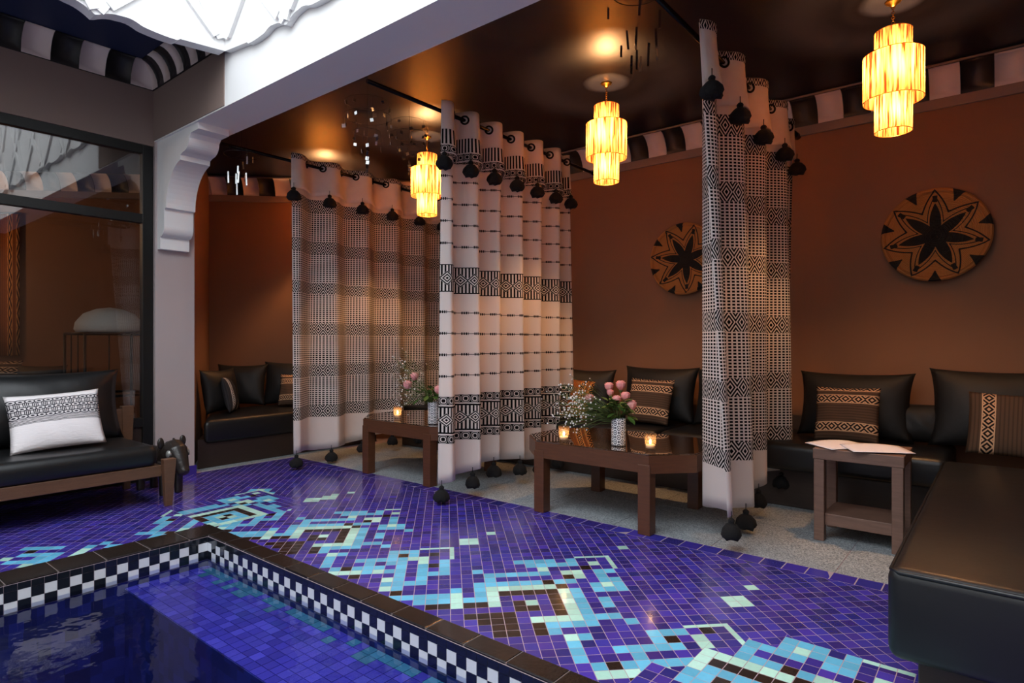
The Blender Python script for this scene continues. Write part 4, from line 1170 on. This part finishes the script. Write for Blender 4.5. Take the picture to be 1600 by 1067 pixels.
pillow('printed_pillow', 'white cotton pillow with fine black printed upper half on the pool sofa', .50, .38, .13, M['white_pillow'], (-4.62, 1.20, .425), 84, 24, 3, .08, None)

# carved animal figure beside the column
an = thing('carved_animal', 'carved black wooden long-snouted animal figure beside the white column', 'sculpture', (-4.66, 1.885, 0), R(8))
bm1 = MB()
bm1.tube([(-.42, 0, .25), (-.38, 0, .24), (-.28, 0, .235), (-.15, 0, .24), (-.06, 0, .27), (0, 0, .31), (.03, 0, .315)], [.03, .075, .095, .09, .085, .085, .05], 16)
bm1.tube([(-.05, 0, .315), (0, 0, .318), (.04, 0, .30), (.08, 0, .25), (.115, 0, .195), (.135, 0, .165), (.14, 0, .158)], [.05, .082, .078, .058, .044, .038, .02], 16)
for x, y in ((-.03, -.055), (-.03, .055), (-.34, -.05), (-.34, .05)):
    bm1.tube([(x, y, .24), (x, y, .12), (x, y, .0)], [.042, .030, .028], 12)
bo = obj('body', bm1, M['carved'], an)
rm = bo.modifiers.new('fuse', 'REMESH'); rm.mode = 'VOXEL'; rm.voxel_size = .006; rm.use_smooth_shade = True
sm = bo.modifiers.new('soft', 'SMOOTH'); sm.iterations = 4
for sy in (-1, 1):
    e = obj('eye', MB().ball((.055, sy*.062, .300), (.024, .022, .032), 14, 10), M['eye'], an)
    obj('pupil', MB().torus((.074, sy*.070, .290), (.4, sy, .1), .009, .003, 14, 5).ball((.074, sy*.070, .290), .005, 8, 6), M['carved'], e)
    er = obj('ear', MB().ball((-.02, sy*.080, .375), (.014, .024, .040), 12, 8), M['carved'], an)
    obj('brow', MB().tube([(.03, sy*.035, .375), (.075, sy*.048, .335), (.088, sy*.036, .285)], [.006, .010, .005], 8), M['carved'], an)
obj('snout_ridge', MB().tube([(0, 0, .40), (.06, 0, .355), (.115, 0, .255), (.15, 0, .19)], [.008, .012, .010, .006], 8), M['carved'], an)

# ------------------------------------------------------------------ the room behind the glass
bs = thing('bar_stool', 'tall black metal stool with domed pale cushion behind the glass', 'stool', (-6.35, 2.02, 0))
fm = MB()
for sx in (-1, 1):
    for sy in (-1, 1): fm.tube([(sx*.27, sy*.27, 0), (sx*.27, sy*.27, 1.17)], .012, 8)
for z in (1.17, .62):
    for a, b in (((-.27, -.27), (.27, -.27)), ((.27, -.27), (.27, .27)), ((.27, .27), (-.27, .27)), ((-.27, .27), (-.27, -.27))):
        fm.tube([(*a, z), (*b, z)], .012, 8)
for k in (-.09, .09):
    fm.tube([(k, -.27, .62), (k, -.27, 1.17)], .006, 6); fm.tube([(.27, k, .62), (.27, k, 1.17)], .006, 6)
obj('frame', fm, M['metal_black'], bs)
obj('cushion', MB().lathe([(.001, 1.18), (.25, 1.18), (.27, 1.21), (.26, 1.27), (.20, 1.35), (.10, 1.395), (.001, 1.41)], 32, caps=False), M['whitecloth'], bs)
sb = thing('back_room_bench', 'dark bench behind the glass wall carrying two pillows', 'bench', (0, 0, 0))
obj('seat', MB().prism([(-8.8, .55), (-8.2, 0.0), (-6.6, 1.55), (-7.2, 2.15)], .30, .52), M['leather'], sb, .03, 3)
obj('base', MB().prism([(-8.75, .52), (-8.25, .06), (-6.68, 1.57), (-7.2, 2.05)], 0, .30), M['wood_dark'], sb)
pillow('kilim_pillow', 'striped dark pillow seen through the glass above the pool sofa', .62, .40, .14, M['kilim_v'] if False else M['kilim'], (-7.35, 1.28, .53), 52, 14, 0, .06, G2)
pillow('back_cushion', 'small black cushion seen through the glass beside the striped pillow', .44, .36, .14, M['fabric_black'], (-6.95, 1.62, .53), 45, 14, 0, .1, G1)
wh = thing('wall_hanging', 'narrow orange woven wall hanging seen through the glass at the far left', 'wall hanging', (-8.25, 1.62, 0), R(45))
obj('cloth', MB().grid(lambda a, b: ((a-.5)*.34, .012*math.sin(a*14), .95+1.5*b), 24, 4, lambda a, b: (a, b)), M['kilim_orange'], wh).modifiers.new('thickness', 'SOLIDIFY').thickness = .004
obj('hanging_rail', MB().tube([(-.19, .0, 2.46), (.19, .0, 2.46)], .009, 8), M['wood_dark'], wh)
l = bpy.data.lights.new('back_room_fill', 'POINT'); l.energy = 34; l.color = (1, .55, .25); l.shadow_soft_size = .06  # fill lamp out of view, added to brighten the room behind the glass
bl = thing('glazed_room_fill', 'unseen globe added to brighten the room behind the glass', 'pendant lamp', (-8.0, .2, 2.35))
obj('globe', MB().ball((0, 0, 0), .09, 20, 12), M['tumbler'], bl); obj('cord', MB().tube([(0, 0, .09), (0, 0, .55)], .004, 6), M['metal_black'], bl)
lo = bpy.data.objects.new('back_room_fill', l); C.objects.link(lo); lo.parent = bl
